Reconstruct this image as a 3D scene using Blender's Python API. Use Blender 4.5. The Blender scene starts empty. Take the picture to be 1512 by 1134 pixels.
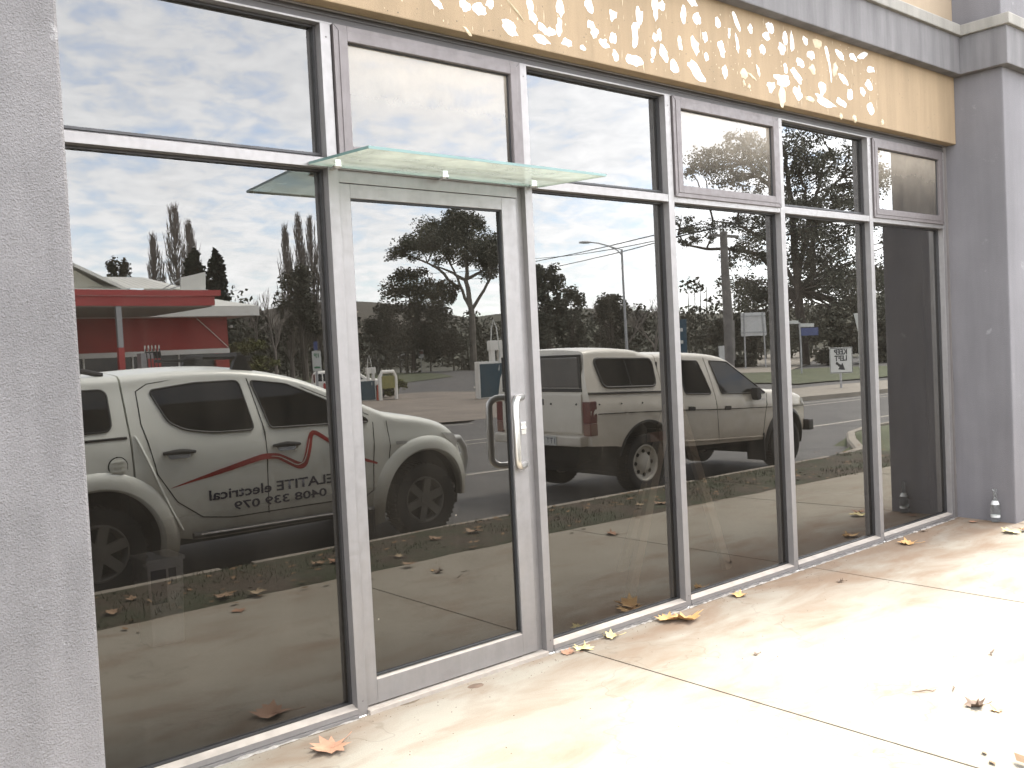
import bpy, bmesh, math, random
from mathutils import Vector, Matrix, noise as mnoise
R = math.radians
sc = bpy.context.scene
col = sc.collection

# ------------------------------------------------------------------ camera
cam_d = bpy.data.cameras.new("camera")
cam = bpy.data.objects.new("camera", cam_d)
col.objects.link(cam)
sc.camera = cam
cam_d.sensor_fit = 'HORIZONTAL'
cam_d.sensor_width = 36.0
cam_d.lens = 36.0 * 1395.1 / 1512.0
cam_d.clip_start = 0.05
cam_d.clip_end = 4000
yaw, pit, rol = 0.70562, -0.03583, -0.04907
fw = Vector((math.sin(yaw) * math.cos(pit), math.cos(yaw) * math.cos(pit), math.sin(pit)))
r0 = Vector((math.cos(yaw), -math.sin(yaw), 0)); u0 = r0.cross(fw)
rr = r0 * math.cos(rol) + u0 * math.sin(rol); uu = -r0 * math.sin(rol) + u0 * math.cos(rol)
cam.matrix_world = Matrix(((rr.x, uu.x, -fw.x, 0.0), (rr.y, uu.y, -fw.y, -3.7648),
                           (rr.z, uu.z, -fw.z, 1.65), (0, 0, 0, 1)))

# ------------------------------------------------------------------ world, sun, exposure
SUN_AZ, SUN_EL = 86.0, 57.0      # compass angle from +y towards +x
sdir = Vector((math.sin(R(SUN_AZ)) * math.cos(R(SUN_EL)), math.cos(R(SUN_AZ)) * math.cos(R(SUN_EL)), math.sin(R(SUN_EL))))
w = bpy.data.worlds.new("World"); sc.world = w; w.use_nodes = True
nt = w.node_tree; N = nt.nodes; L = nt.links
N.clear()


def mathn(nt, op, a, b=None, c=None, clamp=False):
    n = nt.nodes.new("ShaderNodeMath"); n.operation = op; n.use_clamp = clamp
    for i, v in enumerate((a, b, c)):
        if v is None: continue
        if isinstance(v, (int, float)): n.inputs[i].default_value = v
        else: nt.links.new(v, n.inputs[i])
    return n.outputs[0]


def ramp(nt, fac, pts):
    n = nt.nodes.new("ShaderNodeValToRGB")
    e = n.color_ramp.elements
    while len(e) < len(pts): e.new(0.5)
    for k, (p, c) in zip(e, pts):
        k.position = p
        k.color = (c, c, c, 1) if isinstance(c, (int, float)) else (*c, 1)
    nt.links.new(fac, n.inputs[0])
    return n.outputs[0]


def mixc(nt, fac, a, b, mode='MIX'):
    n = nt.nodes.new("ShaderNodeMix"); n.data_type = 'RGBA'; n.blend_type = mode
    for s, v in ((n.inputs[0], fac), (n.inputs[6], a), (n.inputs[7], b)):
        if isinstance(v, (int, float)): s.default_value = v
        elif isinstance(v, tuple): s.default_value = (*v, 1) if len(v) == 3 else v
        else: nt.links.new(v, s)
    return n.outputs[2]


def noisen(nt, vec, scale, detail=4, rough=.55, dist=0.0):
    n = nt.nodes.new("ShaderNodeTexNoise")
    n.inputs["Scale"].default_value = scale; n.inputs["Detail"].default_value = detail
    n.inputs["Roughness"].default_value = rough; n.inputs["Distortion"].default_value = dist
    if vec is not None: nt.links.new(vec, n.inputs["Vector"])
    return n.outputs["Fac"]


SKY_S = 0.10
sky = N.new("ShaderNodeTexSky"); sky.sky_type = 'NISHITA'; sky.sun_disc = False
sky.sun_elevation = R(SUN_EL); sky.sun_rotation = R(SUN_AZ)
sky.air_density = 1.0; sky.dust_density = 0.6; sky.altitude = 320
tc = N.new("ShaderNodeTexCoord")
sep = N.new("ShaderNodeSeparateXYZ"); L.new(tc.outputs["Generated"], sep.inputs[0])
zz = mathn(nt, 'ADD', mathn(nt, 'MAXIMUM', sep.outputs[2], 0.0), 0.22)
px_ = mathn(nt, 'DIVIDE', sep.outputs[0], zz); py_ = mathn(nt, 'DIVIDE', sep.outputs[1], zz)
cb = N.new("ShaderNodeCombineXYZ"); L.new(px_, cb.inputs[0]); L.new(py_, cb.inputs[1])
n1 = noisen(nt, cb.outputs[0], 2.3, 6, .55, .3)
n2 = noisen(nt, cb.outputs[0], 11.0, 5, .6, .35)
n3 = noisen(nt, cb.outputs[0], 0.35, 2, .5)
dsum = mathn(nt, 'ADD', mathn(nt, 'MULTIPLY', n1, .38), mathn(nt, 'ADD', mathn(nt, 'MULTIPLY', n2, .50), mathn(nt, 'MULTIPLY', n3, .12)))
dot = N.new("ShaderNodeVectorMath"); dot.operation = 'DOT_PRODUCT'
L.new(tc.outputs["Generated"], dot.inputs[0]); dot.inputs[1].default_value = sdir
glow = mathn(nt, 'POWER', mathn(nt, 'MAXIMUM', dot.outputs["Value"], 0.0), 4.0)
dsum = mathn(nt, 'ADD', dsum, mathn(nt, 'MULTIPLY', glow, .10))
mask = ramp(nt, dsum, [(.36, 0.32), (.45, .66), (.52, .93), (.75, 1.0)])
thick = ramp(nt, n2, [(.25, .80), (.5, .96), (.75, 1.10)])
CL = 11.0
lowb = mathn(nt, 'POWER', mathn(nt, 'SUBTRACT', 1.0, mathn(nt, 'MAXIMUM', sep.outputs[2], 0.0)), 2.2)
clb = mathn(nt, 'MULTIPLY', thick, mathn(nt, 'ADD', mathn(nt, 'MULTIPLY', glow, 17.0), mathn(nt, 'MULTIPLY_ADD', lowb, 16.0, CL)))
cmb = N.new("ShaderNodeCombineXYZ")
L.new(clb, cmb.inputs[0]); L.new(mathn(nt, 'MULTIPLY', clb, 1.01), cmb.inputs[1]); L.new(mathn(nt, 'MULTIPLY', clb, 1.03), cmb.inputs[2])
blue = mixc(nt, 1.0, sky.outputs[0], (3.6, 3.7, 3.9), 'MULTIPLY')
final = mixc(nt, mask, blue, cmb.outputs[0])
bg = N.new("ShaderNodeBackground"); bg.inputs[1].default_value = SKY_S
L.new(final, bg.inputs[0])
wo = N.new("ShaderNodeOutputWorld"); L.new(bg.outputs[0], wo.inputs[0])

sun_d = bpy.data.lights.new("sun", 'SUN'); sun_d.energy = 3.4; sun_d.angle = R(18); sun_d.color = (1.0, .94, .84)
sun = bpy.data.objects.new("sun", sun_d); col.objects.link(sun)
sun.rotation_euler = (-sdir).to_track_quat('-Z', 'Y').to_euler(); sun.location = (0, 0, 30)
sc.view_settings.view_transform = 'Standard'; sc.view_settings.look = 'None'
sc.view_settings.gamma = 1; sc.view_settings.use_curve_mapping = False
sc.view_settings.exposure = 1.75
sc.render.engine = 'CYCLES'
sc.cycles.max_bounces = 10; sc.cycles.transparent_max_bounces = 24; sc.cycles.glossy_bounces = 5
sc.cycles.use_denoising = True; sc.cycles.sample_clamp_indirect = 6


# ------------------------------------------------------------------ materials
def new_mat(name):
    m = bpy.data.materials.new(name); m.use_nodes = True
    nt = m.node_tree; nt.nodes.clear()
    o = nt.nodes.new("ShaderNodeOutputMaterial")
    b = nt.nodes.new("ShaderNodeBsdfPrincipled")
    nt.links.new(b.outputs[0], o.inputs[0])
    return m, nt, b, o


def pos(nt, obj=False):
    if obj:
        return nt.nodes.new("ShaderNodeTexCoord").outputs["Object"]
    return nt.nodes.new("ShaderNodeNewGeometry").outputs["Position"]


def simple(name, c, rough=.6, metal=0.0, var=.12, vscale=6, bump=0.0, bscale=60, spec=None, obj=False, coat=0.0):
    m, nt, b, o = new_mat(name)
    p = pos(nt, obj)
    n = noisen(nt, p, vscale, 5)
    f = ramp(nt, n, [(.3, 1 - var), (.7, 1 + var)])
    n.node.name = "v"
    nt.links.new(mixc(nt, 1.0, tuple(c), f, 'MULTIPLY'), b.inputs["Base Color"])
    b.inputs["Roughness"].default_value = rough; b.inputs["Metallic"].default_value = metal
    if spec is not None: b.inputs["Specular IOR Level"].default_value = spec
    if coat: b.inputs["Coat Weight"].default_value = coat; b.inputs["Coat Roughness"].default_value = .08
    if bump:
        bn = nt.nodes.new("ShaderNodeBump"); bn.inputs["Strength"].default_value = bump; bn.inputs["Distance"].default_value = .01
        nt.links.new(noisen(nt, p, bscale, 4, .6), bn.inputs["Height"]); nt.links.new(bn.outputs[0], b.inputs["Normal"])
    return m


M = {}


def stucco(name, c, scale, strength, dist, var=.1, stain=0.0, streak=0.0, grain=None):
    m, nt, b, o = new_mat(name)
    p = pos(nt)
    big = ramp(nt, noisen(nt, p, 1.6, 4, .6), [(.3, 1 - var), (.7, 1 + var)])
    c1 = mixc(nt, 1.0, tuple(c), big, 'MULTIPLY')
    if stain:
        mp = nt.nodes.new("ShaderNodeMapping"); nt.links.new(p, mp.inputs[0]); mp.inputs["Scale"].default_value = (5.5, 5.5, .55)
        s = ramp(nt, noisen(nt, mp.outputs[0], 1.3, 5, .6), [(.38, 1 - stain), (.62, 1.0)])
        c1 = mixc(nt, 1.0, c1, s, 'MULTIPLY')
    if streak:
        sc_ = ramp(nt, noisen(nt, p, 4.5, 8, .72), [(.64, 0.0), (.70, streak)])
        c1 = mixc(nt, sc_, c1, (.42, .41, .40))
    fine = noisen(nt, p, scale, 3, .65)
    if grain:
        g = ramp(nt, fine, [(.3, 1 - grain), (.7, 1 + grain)])
        c1 = mixc(nt, 1.0, c1, g, 'MULTIPLY')
    nt.links.new(c1, b.inputs["Base Color"])
    b.inputs["Roughness"].default_value = .85
    b.inputs["Specular IOR Level"].default_value = .3
    bn = nt.nodes.new("ShaderNodeBump"); bn.inputs["Strength"].default_value = strength; bn.inputs["Distance"].default_value = dist
    vr = nt.nodes.new("ShaderNodeTexVoronoi"); vr.inputs["Scale"].default_value = scale * .8; nt.links.new(p, vr.inputs["Vector"])
    nt.links.new(mathn(nt, 'ADD', fine, mathn(nt, 'MULTIPLY', vr.outputs["Distance"], .5)), bn.inputs["Height"])
    nt.links.new(bn.outputs[0], b.inputs["Normal"])
    return m


M['stucco_near'] = stucco("rough grey render", (.18, .169, .166), 190, .9, .009, .16, stain=.14, streak=.55, grain=.13)
M['render_grey'] = stucco("grey render", (.142, .133, .135), 160, .6, .003, .08, stain=.10, streak=.22, grain=.06)
M['fascia'] = stucco("sand coloured render", (.275, .199, .121), 210, .6, .002, .06, stain=.16, grain=.10)
M['cornice'] = stucco("weathered grey cornice", (.145, .136, .134), 150, .4, .002, .08, stain=.28, grain=.04)
M['lip'] = stucco("pale cornice lip", (.22, .205, .178), 150, .4, .002, .10, stain=.2, grain=.05)
M['upper'] = stucco("beige upper render", (.29, .225, .155), 160, .4, .002, .04, stain=.06)
M['glue'] = simple("white glue", (.82, .80, .75), .5, 0, .08, 30, .4, 90)
M['glue_old'] = simple("cream old glue", (.48, .39, .26), .6, 0, .12, 30, .4, 90)


def alu(name, c, rough=.42, metal=.55):
    m, nt, b, o = new_mat(name)
    p = pos(nt)
    mp = nt.nodes.new("ShaderNodeMapping"); nt.links.new(p, mp.inputs[0]); mp.inputs["Scale"].default_value = (14, 14, 1.2)
    a = ramp(nt, noisen(nt, mp.outputs[0], 2.2, 6, .65), [(.3, .95), (.7, 1.04)])
    d = ramp(nt, noisen(nt, p, 9, 5, .7), [(.35, .95), (.6, 1.03)])
    nt.links.new(mixc(nt, 1.0, mixc(nt, 1.0, tuple(c), a, 'MULTIPLY'), d, 'MULTIPLY'), b.inputs["Base Color"])
    nt.links.new(ramp(nt, noisen(nt, p, 30, 4), [(.3, rough - .08), (.7, rough + .12)]), b.inputs["Roughness"])
    b.inputs["Metallic"].default_value = metal
    return m


M['alu'] = alu("silver grey aluminium", (.245, .229, .219))
M['alu_sash'] = alu("pinkish grey aluminium", (.135, .117, .112), .5, .35)
M['gasket'] = simple("black rubber", (.02, .02, .02), .5)
M['bead'] = alu("dark glazing bead", (.05, .047, .046))
M['dust_sill'] = simple("dusty sill aluminium", (.30, .26, .22), .7, 0, .15, 14)
M['steel'] = simple("brushed stainless steel", (.72, .70, .67), .28, 1.0, .05, 40)
M['chrome'] = simple("chrome", (.8, .8, .8), .12, 1.0, .02, 40)
M['sealant'] = simple("white mortar bead", (.27, .245, .215), .8, 0, .2, 40, .6, 80)
M['caulk'] = simple("brown grey caulk", (.13, .115, .105), .7)


def glass_mat(name, tint, dust=.012, top=None, specks=0.0, ior=1.62, scratches=0.0):
    """One glass pane: both faces' reflection from its front face, tinted body, a little dirt."""
    m = bpy.data.materials.new(name); m.use_nodes = True
    nt = m.node_tree; nt.nodes.clear()
    o = nt.nodes.new("ShaderNodeOutputMaterial")
    tr = nt.nodes.new("ShaderNodeBsdfTransparent"); tr.inputs[0].default_value = (*tint, 1)
    gl = nt.nodes.new("ShaderNodeBsdfGlossy"); gl.inputs["Roughness"].default_value = 0.0
    gl.inputs[0].default_value = (1, .985, .96, 1)
    wv = nt.nodes.new("ShaderNodeBump"); wv.inputs["Strength"].default_value = 1.0; wv.inputs["Distance"].default_value = .0006
    nt.links.new(noisen(nt, pos(nt), 1.3, 1, .4), wv.inputs["Height"]); nt.links.new(wv.outputs[0], gl.inputs["Normal"])
    fr = nt.nodes.new("ShaderNodeFresnel"); fr.inputs[0].default_value = ior
    f2 = mathn(nt, 'DIVIDE', mathn(nt, 'MULTIPLY', fr.outputs[0], 2.0), mathn(nt, 'ADD', fr.outputs[0], 1.0))
    mx = nt.nodes.new("ShaderNodeMixShader"); nt.links.new(f2, mx.inputs[0])
    nt.links.new(tr.outputs[0], mx.inputs[1]); nt.links.new(gl.outputs[0], mx.inputs[2])
    p = pos(nt)
    df = nt.nodes.new("ShaderNodeBsdfDiffuse"); df.inputs[0].default_value = (.50, .43, .34, 1)
    mp = nt.nodes.new("ShaderNodeMapping"); nt.links.new(p, mp.inputs[0]); mp.inputs["Scale"].default_value = (3.0, 3.0, .9)
    d = mathn(nt, 'MULTIPLY', ramp(nt, noisen(nt, mp.outputs[0], 2.0, 6, .65), [(.3, .5), (.75, 1.6)]), dust)
    if top:
        z0, z1, amt = top
        s = nt.nodes.new("ShaderNodeSeparateXYZ"); nt.links.new(p, s.inputs[0])
        mr = nt.nodes.new("ShaderNodeMapRange"); mr.inputs[1].default_value = z0; mr.inputs[2].default_value = z1; mr.clamp = True
        zn = mathn(nt, 'MULTIPLY_ADD', noisen(nt, p, 5.5, 5, .7), .22, mathn(nt, 'SUBTRACT', s.outputs[2], .11))
        nt.links.new(zn, mr.inputs[0])
        g = mathn(nt, 'POWER', mr.outputs[0], 1.5)
        d = mathn(nt, 'ADD', d, mathn(nt, 'MULTIPLY', g, amt))
    if specks:
        v = nt.nodes.new("ShaderNodeTexVoronoi"); v.inputs["Scale"].default_value = 11; nt.links.new(p, v.inputs["Vector"])
        sp = ramp(nt, v.outputs["Distance"], [(.0, 1.0), (.035, 1.0), (.05, 0.0)])
        keep = ramp(nt, noisen(nt, p, 2.1, 2), [(.50, 0.0), (.56, 1.0)])
        d = mathn(nt, 'ADD', d, mathn(nt, 'MULTIPLY', mathn(nt, 'MULTIPLY', sp, keep), specks))
    if scratches:
        mp2 = nt.nodes.new("ShaderNodeMapping"); nt.links.new(p, mp2.inputs[0]); mp2.inputs["Scale"].default_value = (22, 22, 1.2)
        mp2.inputs["Rotation"].default_value = (0, .25, 0)
        st = ramp(nt, noisen(nt, mp2.outputs[0], 1.0, 3, .5), [(.62, 0.0), (.72, 1.0)])
        d = mathn(nt, 'ADD', d, mathn(nt, 'MULTIPLY', st, scratches))
    d = mathn(nt, 'MINIMUM', d, .9)
    mx2 = nt.nodes.new("ShaderNodeMixShader"); nt.links.new(d, mx2.inputs[0])
    nt.links.new(mx.outputs[0], mx2.inputs[1]); nt.links.new(df.outputs[0], mx2.inputs[2])
    nt.links.new(mx2.outputs[0], o.inputs[0])
    return m


TINT = (.24, .225, .21)
M['glass'] = glass_mat("tinted shop glass", TINT, .016, scratches=.008)
M['glass_door'] = glass_mat("tinted door glass", TINT, .019, specks=.5, scratches=.011)
M['glass_awning'] = glass_mat("dusty awning glass", TINT, .075, top=(2.68, 3.12, .45))
m = bpy.data.materials.new("clear pane back"); m.use_nodes = True; m.node_tree.nodes.clear()
_o = m.node_tree.nodes.new("ShaderNodeOutputMaterial"); _t = m.node_tree.nodes.new("ShaderNodeBsdfTransparent")
_t.inputs[0].default_value = (.97, .97, .97, 1)
m.node_tree.links.new(_t.outputs[0], _o.inputs[0]); M['glass_back'] = m


def canopy_glass():
    m = bpy.data.materials.new("green canopy glass"); m.use_nodes = True
    nt = m.node_tree; nt.nodes.clear()
    o = nt.nodes.new("ShaderNodeOutputMaterial")
    tr = nt.nodes.new("ShaderNodeBsdfTransparent"); tr.inputs[0].default_value = (.52, .60, .55, 1)
    df = nt.nodes.new("ShaderNodeBsdfDiffuse"); df.inputs[0].default_value = (.36, .385, .31, 1)
    tl = nt.nodes.new("ShaderNodeBsdfTranslucent"); tl.inputs[0].default_value = (.40, .42, .335, 1)
    gl = nt.nodes.new("ShaderNodeBsdfGlossy"); gl.inputs["Roughness"].default_value = .02
    p = pos(nt)
    ad = nt.nodes.new("ShaderNodeMixShader"); ad.inputs[0].default_value = .6
    nt.links.new(df.outputs[0], ad.inputs[1]); nt.links.new(tl.outputs[0], ad.inputs[2])
    f = ramp(nt, noisen(nt, p, 5, 5, .65), [(.3, .30), (.7, .62)])
    mx = nt.nodes.new("ShaderNodeMixShader"); nt.links.new(f, mx.inputs[0])
    nt.links.new(tr.outputs[0], mx.inputs[1]); nt.links.new(ad.outputs[0], mx.inputs[2])
    mx2 = nt.nodes.new("ShaderNodeMixShader"); mx2.inputs[0].default_value = .09
    nt.links.new(mx.outputs[0], mx2.inputs[1]); nt.links.new(gl.outputs[0], mx2.inputs[2])
    nt.links.new(mx2.outputs[0], o.inputs[0])
    return m


M['canopy_glass'] = canopy_glass()
M['glass_edge'] = simple("green glass edge", (.10, .17, .15), .2)


def concrete_slab():
    m, nt, b, o = new_mat("pale concrete paving")
    p = pos(nt)
    s = nt.nodes.new("ShaderNodeSeparateXYZ"); nt.links.new(p, s.inputs[0])
    base = mixc(nt, ramp(nt, noisen(nt, p, 1.3, 5, .6), [(.35, 0.0), (.65, 1.0)]), (.222, .198, .157), (.258, .234, .19))
    fine = ramp(nt, noisen(nt, p, 160, 3, .7), [(.3, .90), (.7, 1.08)])
    base = mixc(nt, 1.0, base, fine, 'MULTIPLY')
    # dirt that collects along the foot of the shopfront and towards the corner
    mp = nt.nodes.new("ShaderNodeMapping"); nt.links.new(p, mp.inputs[0]); mp.inputs["Scale"].default_value = (.9, 2.2, 1)
    dn = noisen(nt, mp.outputs[0], 1.7, 6, .62, .4)
    near = nt.nodes.new("ShaderNodeMapRange"); near.inputs[1].default_value = -1.05; near.inputs[2].default_value = -.02
    near.inputs[3].default_value = 0.0; near.inputs[4].default_value = 1.0; nt.links.new(s.outputs[1], near.inputs[0])
    far = nt.nodes.new("ShaderNodeMapRange"); far.inputs[1].default_value = 2.6; far.inputs[2].default_value = 6.0
    far.inputs[3].default_value = .25; far.inputs[4].default_value = 1.0; nt.links.new(s.outputs[0], far.inputs[0])
    k = mathn(nt, 'MULTIPLY', near.outputs[0], far.outputs[0])
    dm = ramp(nt, mathn(nt, 'ADD', dn, mathn(nt, 'MULTIPLY', k, .34)), [(.52, 0.0), (.82, .92)])
    col1 = mixc(nt, dm, base, (.165, .112, .074))
    blot = ramp(nt, noisen(nt, p, 7.0, 6, .75), [(.58, 0.0), (.74, .40)])
    col1 = mixc(nt, blot, col1, (.20, .15, .105))
    ck = mathn(nt, 'ABSOLUTE', mathn(nt, 'SUBTRACT', noisen(nt, p, .55, 5, .6), .5))
    crack = ramp(nt, ck, [(.0, .30), (.0015, .22), (.003, 0.0)])
    col1 = mixc(nt, crack, col1, (.09, .07, .05))
    nt.links.new(col1, b.inputs["Base Color"])
    b.inputs["Roughness"].default_value = .9; b.inputs["Specular IOR Level"].default_value = .25
    bn = nt.nodes.new("ShaderNodeBump"); bn.inputs["Strength"].default_value = .35; bn.inputs["Distance"].default_value = .004
    nt.links.new(noisen(nt, p, 120, 4, .7), bn.inputs["Height"]); nt.links.new(bn.outputs[0], b.inputs["Normal"])
    return m


M['slab'] = concrete_slab()
M['joint'] = simple("dark joint grit", (.10, .075, .05), .95, 0, .3, 40)


def verge_mat():
    m, nt, b, o = new_mat("worn grass and dirt")
    p = pos(nt)
    c = mixc(nt, ramp(nt, noisen(nt, p, 1.5, 6, .7), [(.42, 0.0), (.58, 1.0)]), (.050, .036, .022), (.030, .036, .014))
    c = mixc(nt, ramp(nt, noisen(nt, p, 14, 5, .75), [(.5, 0.0), (.7, .7)]), c, (.072, .054, .035))
    nt.links.new(c, b.inputs["Base Color"]); b.inputs["Roughness"].default_value = .95
    bn = nt.nodes.new("ShaderNodeBump"); bn.inputs["Strength"].default_value = .8; bn.inputs["Distance"].default_value = .03
    nt.links.new(noisen(nt, p, 25, 5, .7), bn.inputs["Height"]); nt.links.new(bn.outputs[0], b.inputs["Normal"])
    return m


M['verge'] = verge_mat()
M['grass_blade'] = simple("grass blades", (.034, .048, .016), .8, 0, .35, 3)
M['lawn'] = simple("mown grass", (.062, .070, .030), .95, 0, .25, .7, .6, 8)
M['asphalt'] = simple("grey asphalt", (.076, .072, .067), .88, 0, .18, 1.2, .5, 90)
M['asphalt_park'] = simple("dark patched asphalt", (.075, .072, .068), .88, 0, .2, 1.6, .5, 90)
M['apron'] = simple("brown stained forecourt", (.185, .155, .125), .9, 0, .2, .6, .4, 60)
M['kerb'] = simple("concrete kerb", (.22, .195, .16), .9, 0, .15, 3, .4, 60)
M['paint_line'] = simple("worn white road paint", (.30, .275, .23), .7, 0, .25, 6)
M['terrain'] = simple("paddock ground", (.055, .052, .032), .95, 0, .25, .05)
M['hillm'] = simple("dry hill pasture", (.085, .075, .058), .95, 0, .2, .01)


def leafmat(name, c, var=.35):
    m, nt, b, o = new_mat(name)
    g = nt.nodes.new("ShaderNodeNewGeometry")
    f = ramp(nt, g.outputs["Random Per Island"], [(.0, 1 - var), (1.0, 1 + var)])
    nt.links.new(mixc(nt, 1.0, tuple(c), f, 'MULTIPLY'), b.inputs["Base Color"])
    b.inputs["Roughness"].default_value = .7; b.inputs["Specular IOR Level"].default_value = .25
    return m


M['gum_leaf'] = leafmat("gum foliage", (.095, .096, .072))
M['dark_leaf'] = leafmat("dark foliage", (.068, .066, .048))
M['conifer'] = leafmat("conifer foliage", (.018, .024, .014))
M['bush_leaf'] = leafmat("olive bush foliage", (.09, .095, .025))
M['twig'] = simple("bare grey twigs", (.22, .19, .165), .9)
M['gum_bark'] = simple("pale gum bark", (.17, .15, .125), .85, 0, .3, 1.5)
M['bark'] = simple("dark bark", (.075, .062, .05), .95, 0, .3, 2)
M['pole_wood'] = simple("weathered timber pole", (.145, .135, .125), .9, 0, .25, 3)
M['galv'] = simple("galvanised steel", (.36, .36, .36), .5, .4, .1, 5)

M['car_silver'] = simple("dusty silver paint", (.74, .75, .69), .3, .15, .08, 2.0, coat=.5)
M['car_white'] = simple("dusty white paint", (.74, .70, .61), .42, 0, .10, 2.0, coat=.3)


def dirty_paint(name, c, z_hi, mud):
    """body paint with road dirt thrown up along the sills"""
    m, nt, b, o = new_mat(name)
    p = pos(nt, True)
    sp = nt.nodes.new("ShaderNodeSeparateXYZ"); nt.links.new(p, sp.inputs[0])
    f = ramp(nt, noisen(nt, p, 2.0, 5), [(.3, .93), (.7, 1.05)])
    base = mixc(nt, 1.0, tuple(c), f, 'MULTIPLY')
    mr = nt.nodes.new("ShaderNodeMapRange"); mr.inputs[1].default_value = z_hi; mr.inputs[2].default_value = .35
    nt.links.new(mathn(nt, 'MULTIPLY_ADD', noisen(nt, p, 5, 5, .65), .35, mathn(nt, 'SUBTRACT', sp.outputs[2], .17)), mr.inputs[0])
    k = mathn(nt, 'MULTIPLY', mathn(nt, 'POWER', mr.outputs[0], 1.3), .85)
    nt.links.new(mixc(nt, k, base, mud), b.inputs["Base Color"])
    nt.links.new(mathn(nt, 'MULTIPLY_ADD', k, .4, .32), b.inputs["Roughness"])
    b.inputs["Coat Weight"].default_value = .35; b.inputs["Coat Roughness"].default_value = .1
    return m


M['car_silver'] = dirty_paint("dusty silver paint", (.84, .855, .79), .95, (.20, .17, .125))
M['car_white'] = dirty_paint("dusty white paint", (.74, .70, .615), 1.05, (.26, .20, .14))
M['head_shade'] = simple("head rail in painted shade", (.065, .058, .054), .5)  # shade under the fascia put into the colour
M['canopy_white'] = simple("white fibreglass", (.72, .69, .61), .4, 0, .05, 2.0, coat=.2)
M['black_plastic'] = simple("black plastic", (.022, .022, .022), .55, 0, .2, 6)
M['tyre'] = simple("tyre rubber", (.017, .016, .015), .85, 0, .2, 8)
M['under'] = simple("dark underbody", (.012, .012, .012), .9)
M['rim'] = simple("alloy wheel", (.19, .185, .175), .4, .6, .1, 8)
M['rim_white'] = simple("white steel wheel", (.60, .57, .50), .5, 0, .1, 8)
M['car_glass'] = simple("dark car glass", (.008, .009, .009), .03, 0, .05, 3, spec=.32)
M['decal_red'] = simple("red vinyl", (.42, .035, .03), .4)
M['decal_dark'] = simple("dark blue vinyl", (.025, .025, .05), .5)
M['lamp_red'] = simple("red lamp lens", (.13, .018, .015), .3)
M['lamp_clear'] = simple("clear lamp lens", (.7, .7, .68), .12, .2)
M['red_paint'] = simple("red painted render", (.36, .045, .035), .7, 0, .08, 1.2)
M['red_fascia'] = simple("red metal fascia", (.42, .055, .05), .5, 0, .06, .8)
M['white_roof'] = simple("white metal roof", (.66, .65, .60), .5, 0, .06, 1.5)
M['white_paint'] = simple("white paint", (.74, .72, .66), .6, 0, .06, 1.5)
M['cream_board'] = simple("cream weatherboard", (.52, .50, .42), .7, 0, .06, 1.5)
M['soffit'] = simple("grey soffit", (.30, .28, .25), .7)
M['dark_window'] = simple("dark shop window", (.02, .02, .02), .1)
M['sign_white'] = simple("white sign sheet", (.55, .55, .52), .5, 0, .04, 5)
M['sign_black'] = simple("black sign print", (.02, .02, .02), .5)
M['sign_green'] = simple("green sign print", (.02, .16, .06), .5)
M['sign_blue'] = simple("blue sign sheet", (.05, .07, .18), .5)
M['sign_teal'] = simple("teal blue sign board", (.008, .045, .075), .6)
M['sign_back'] = simple("bare aluminium sign back", (.50, .50, .49), .5, .3, .06, 3)
M['pump_blue'] = simple("blue pump panel", (.015, .05, .07), .5)
M['hi_yellow'] = simple("yellow paint", (.22, .20, .06), .6)
M['orange'] = simple("orange red plastic", (.45, .07, .03), .6)
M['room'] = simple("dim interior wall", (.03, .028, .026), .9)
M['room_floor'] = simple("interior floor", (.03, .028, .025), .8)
M['bin_white'] = simple("white plastic bin", (.75, .75, .76), .5)
M['timber'] = simple("raw timber", (.52, .42, .32), .8, 0, .15, 6)
M['pink_timber'] = simple("pinkish timber", (.50, .30, .24), .8, 0, .15, 6)
M['blue_print'] = simple("blue printed sticker", (.03, .04, .10), .5)
M['dead_leaf'] = leafmat("dry leaf", (.17, .105, .055), .35)


def dryleaf(name, c1, c2):
    m, nt, b, o = new_mat(name)
    p = pos(nt, True)
    nt.links.new(mixc(nt, ramp(nt, noisen(nt, p, 14, 5, .6), [(.35, 0.0), (.65, 1.0)]), c1, c2), b.inputs["Base Color"])
    b.inputs["Roughness"].default_value = .75
    return m


M['leaf_gold'] = dryleaf("golden dry leaf", (.55, .34, .13), (.42, .22, .08))
M['leaf_yellow'] = dryleaf("yellow dry leaf", (.62, .52, .26), (.50, .40, .16))
M['leaf_brown'] = dryleaf("brown dry leaf", (.32, .17, .10), (.23, .12, .07))
M['leaf_pink'] = dryleaf("pinkish dry leaf", (.40, .23, .14), (.30, .15, .09))
M['leaf_tan'] = dryleaf('tan dry leaf', (.30, .20, .12), (.20, .12, .07))
M['leaf_dun'] = dryleaf('dun dry leaf', (.36, .28, .17), (.24, .17, .10))
M['leaf_dark'] = dryleaf("dark dry leaf", (.09, .06, .04), (.14, .09, .06))


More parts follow.
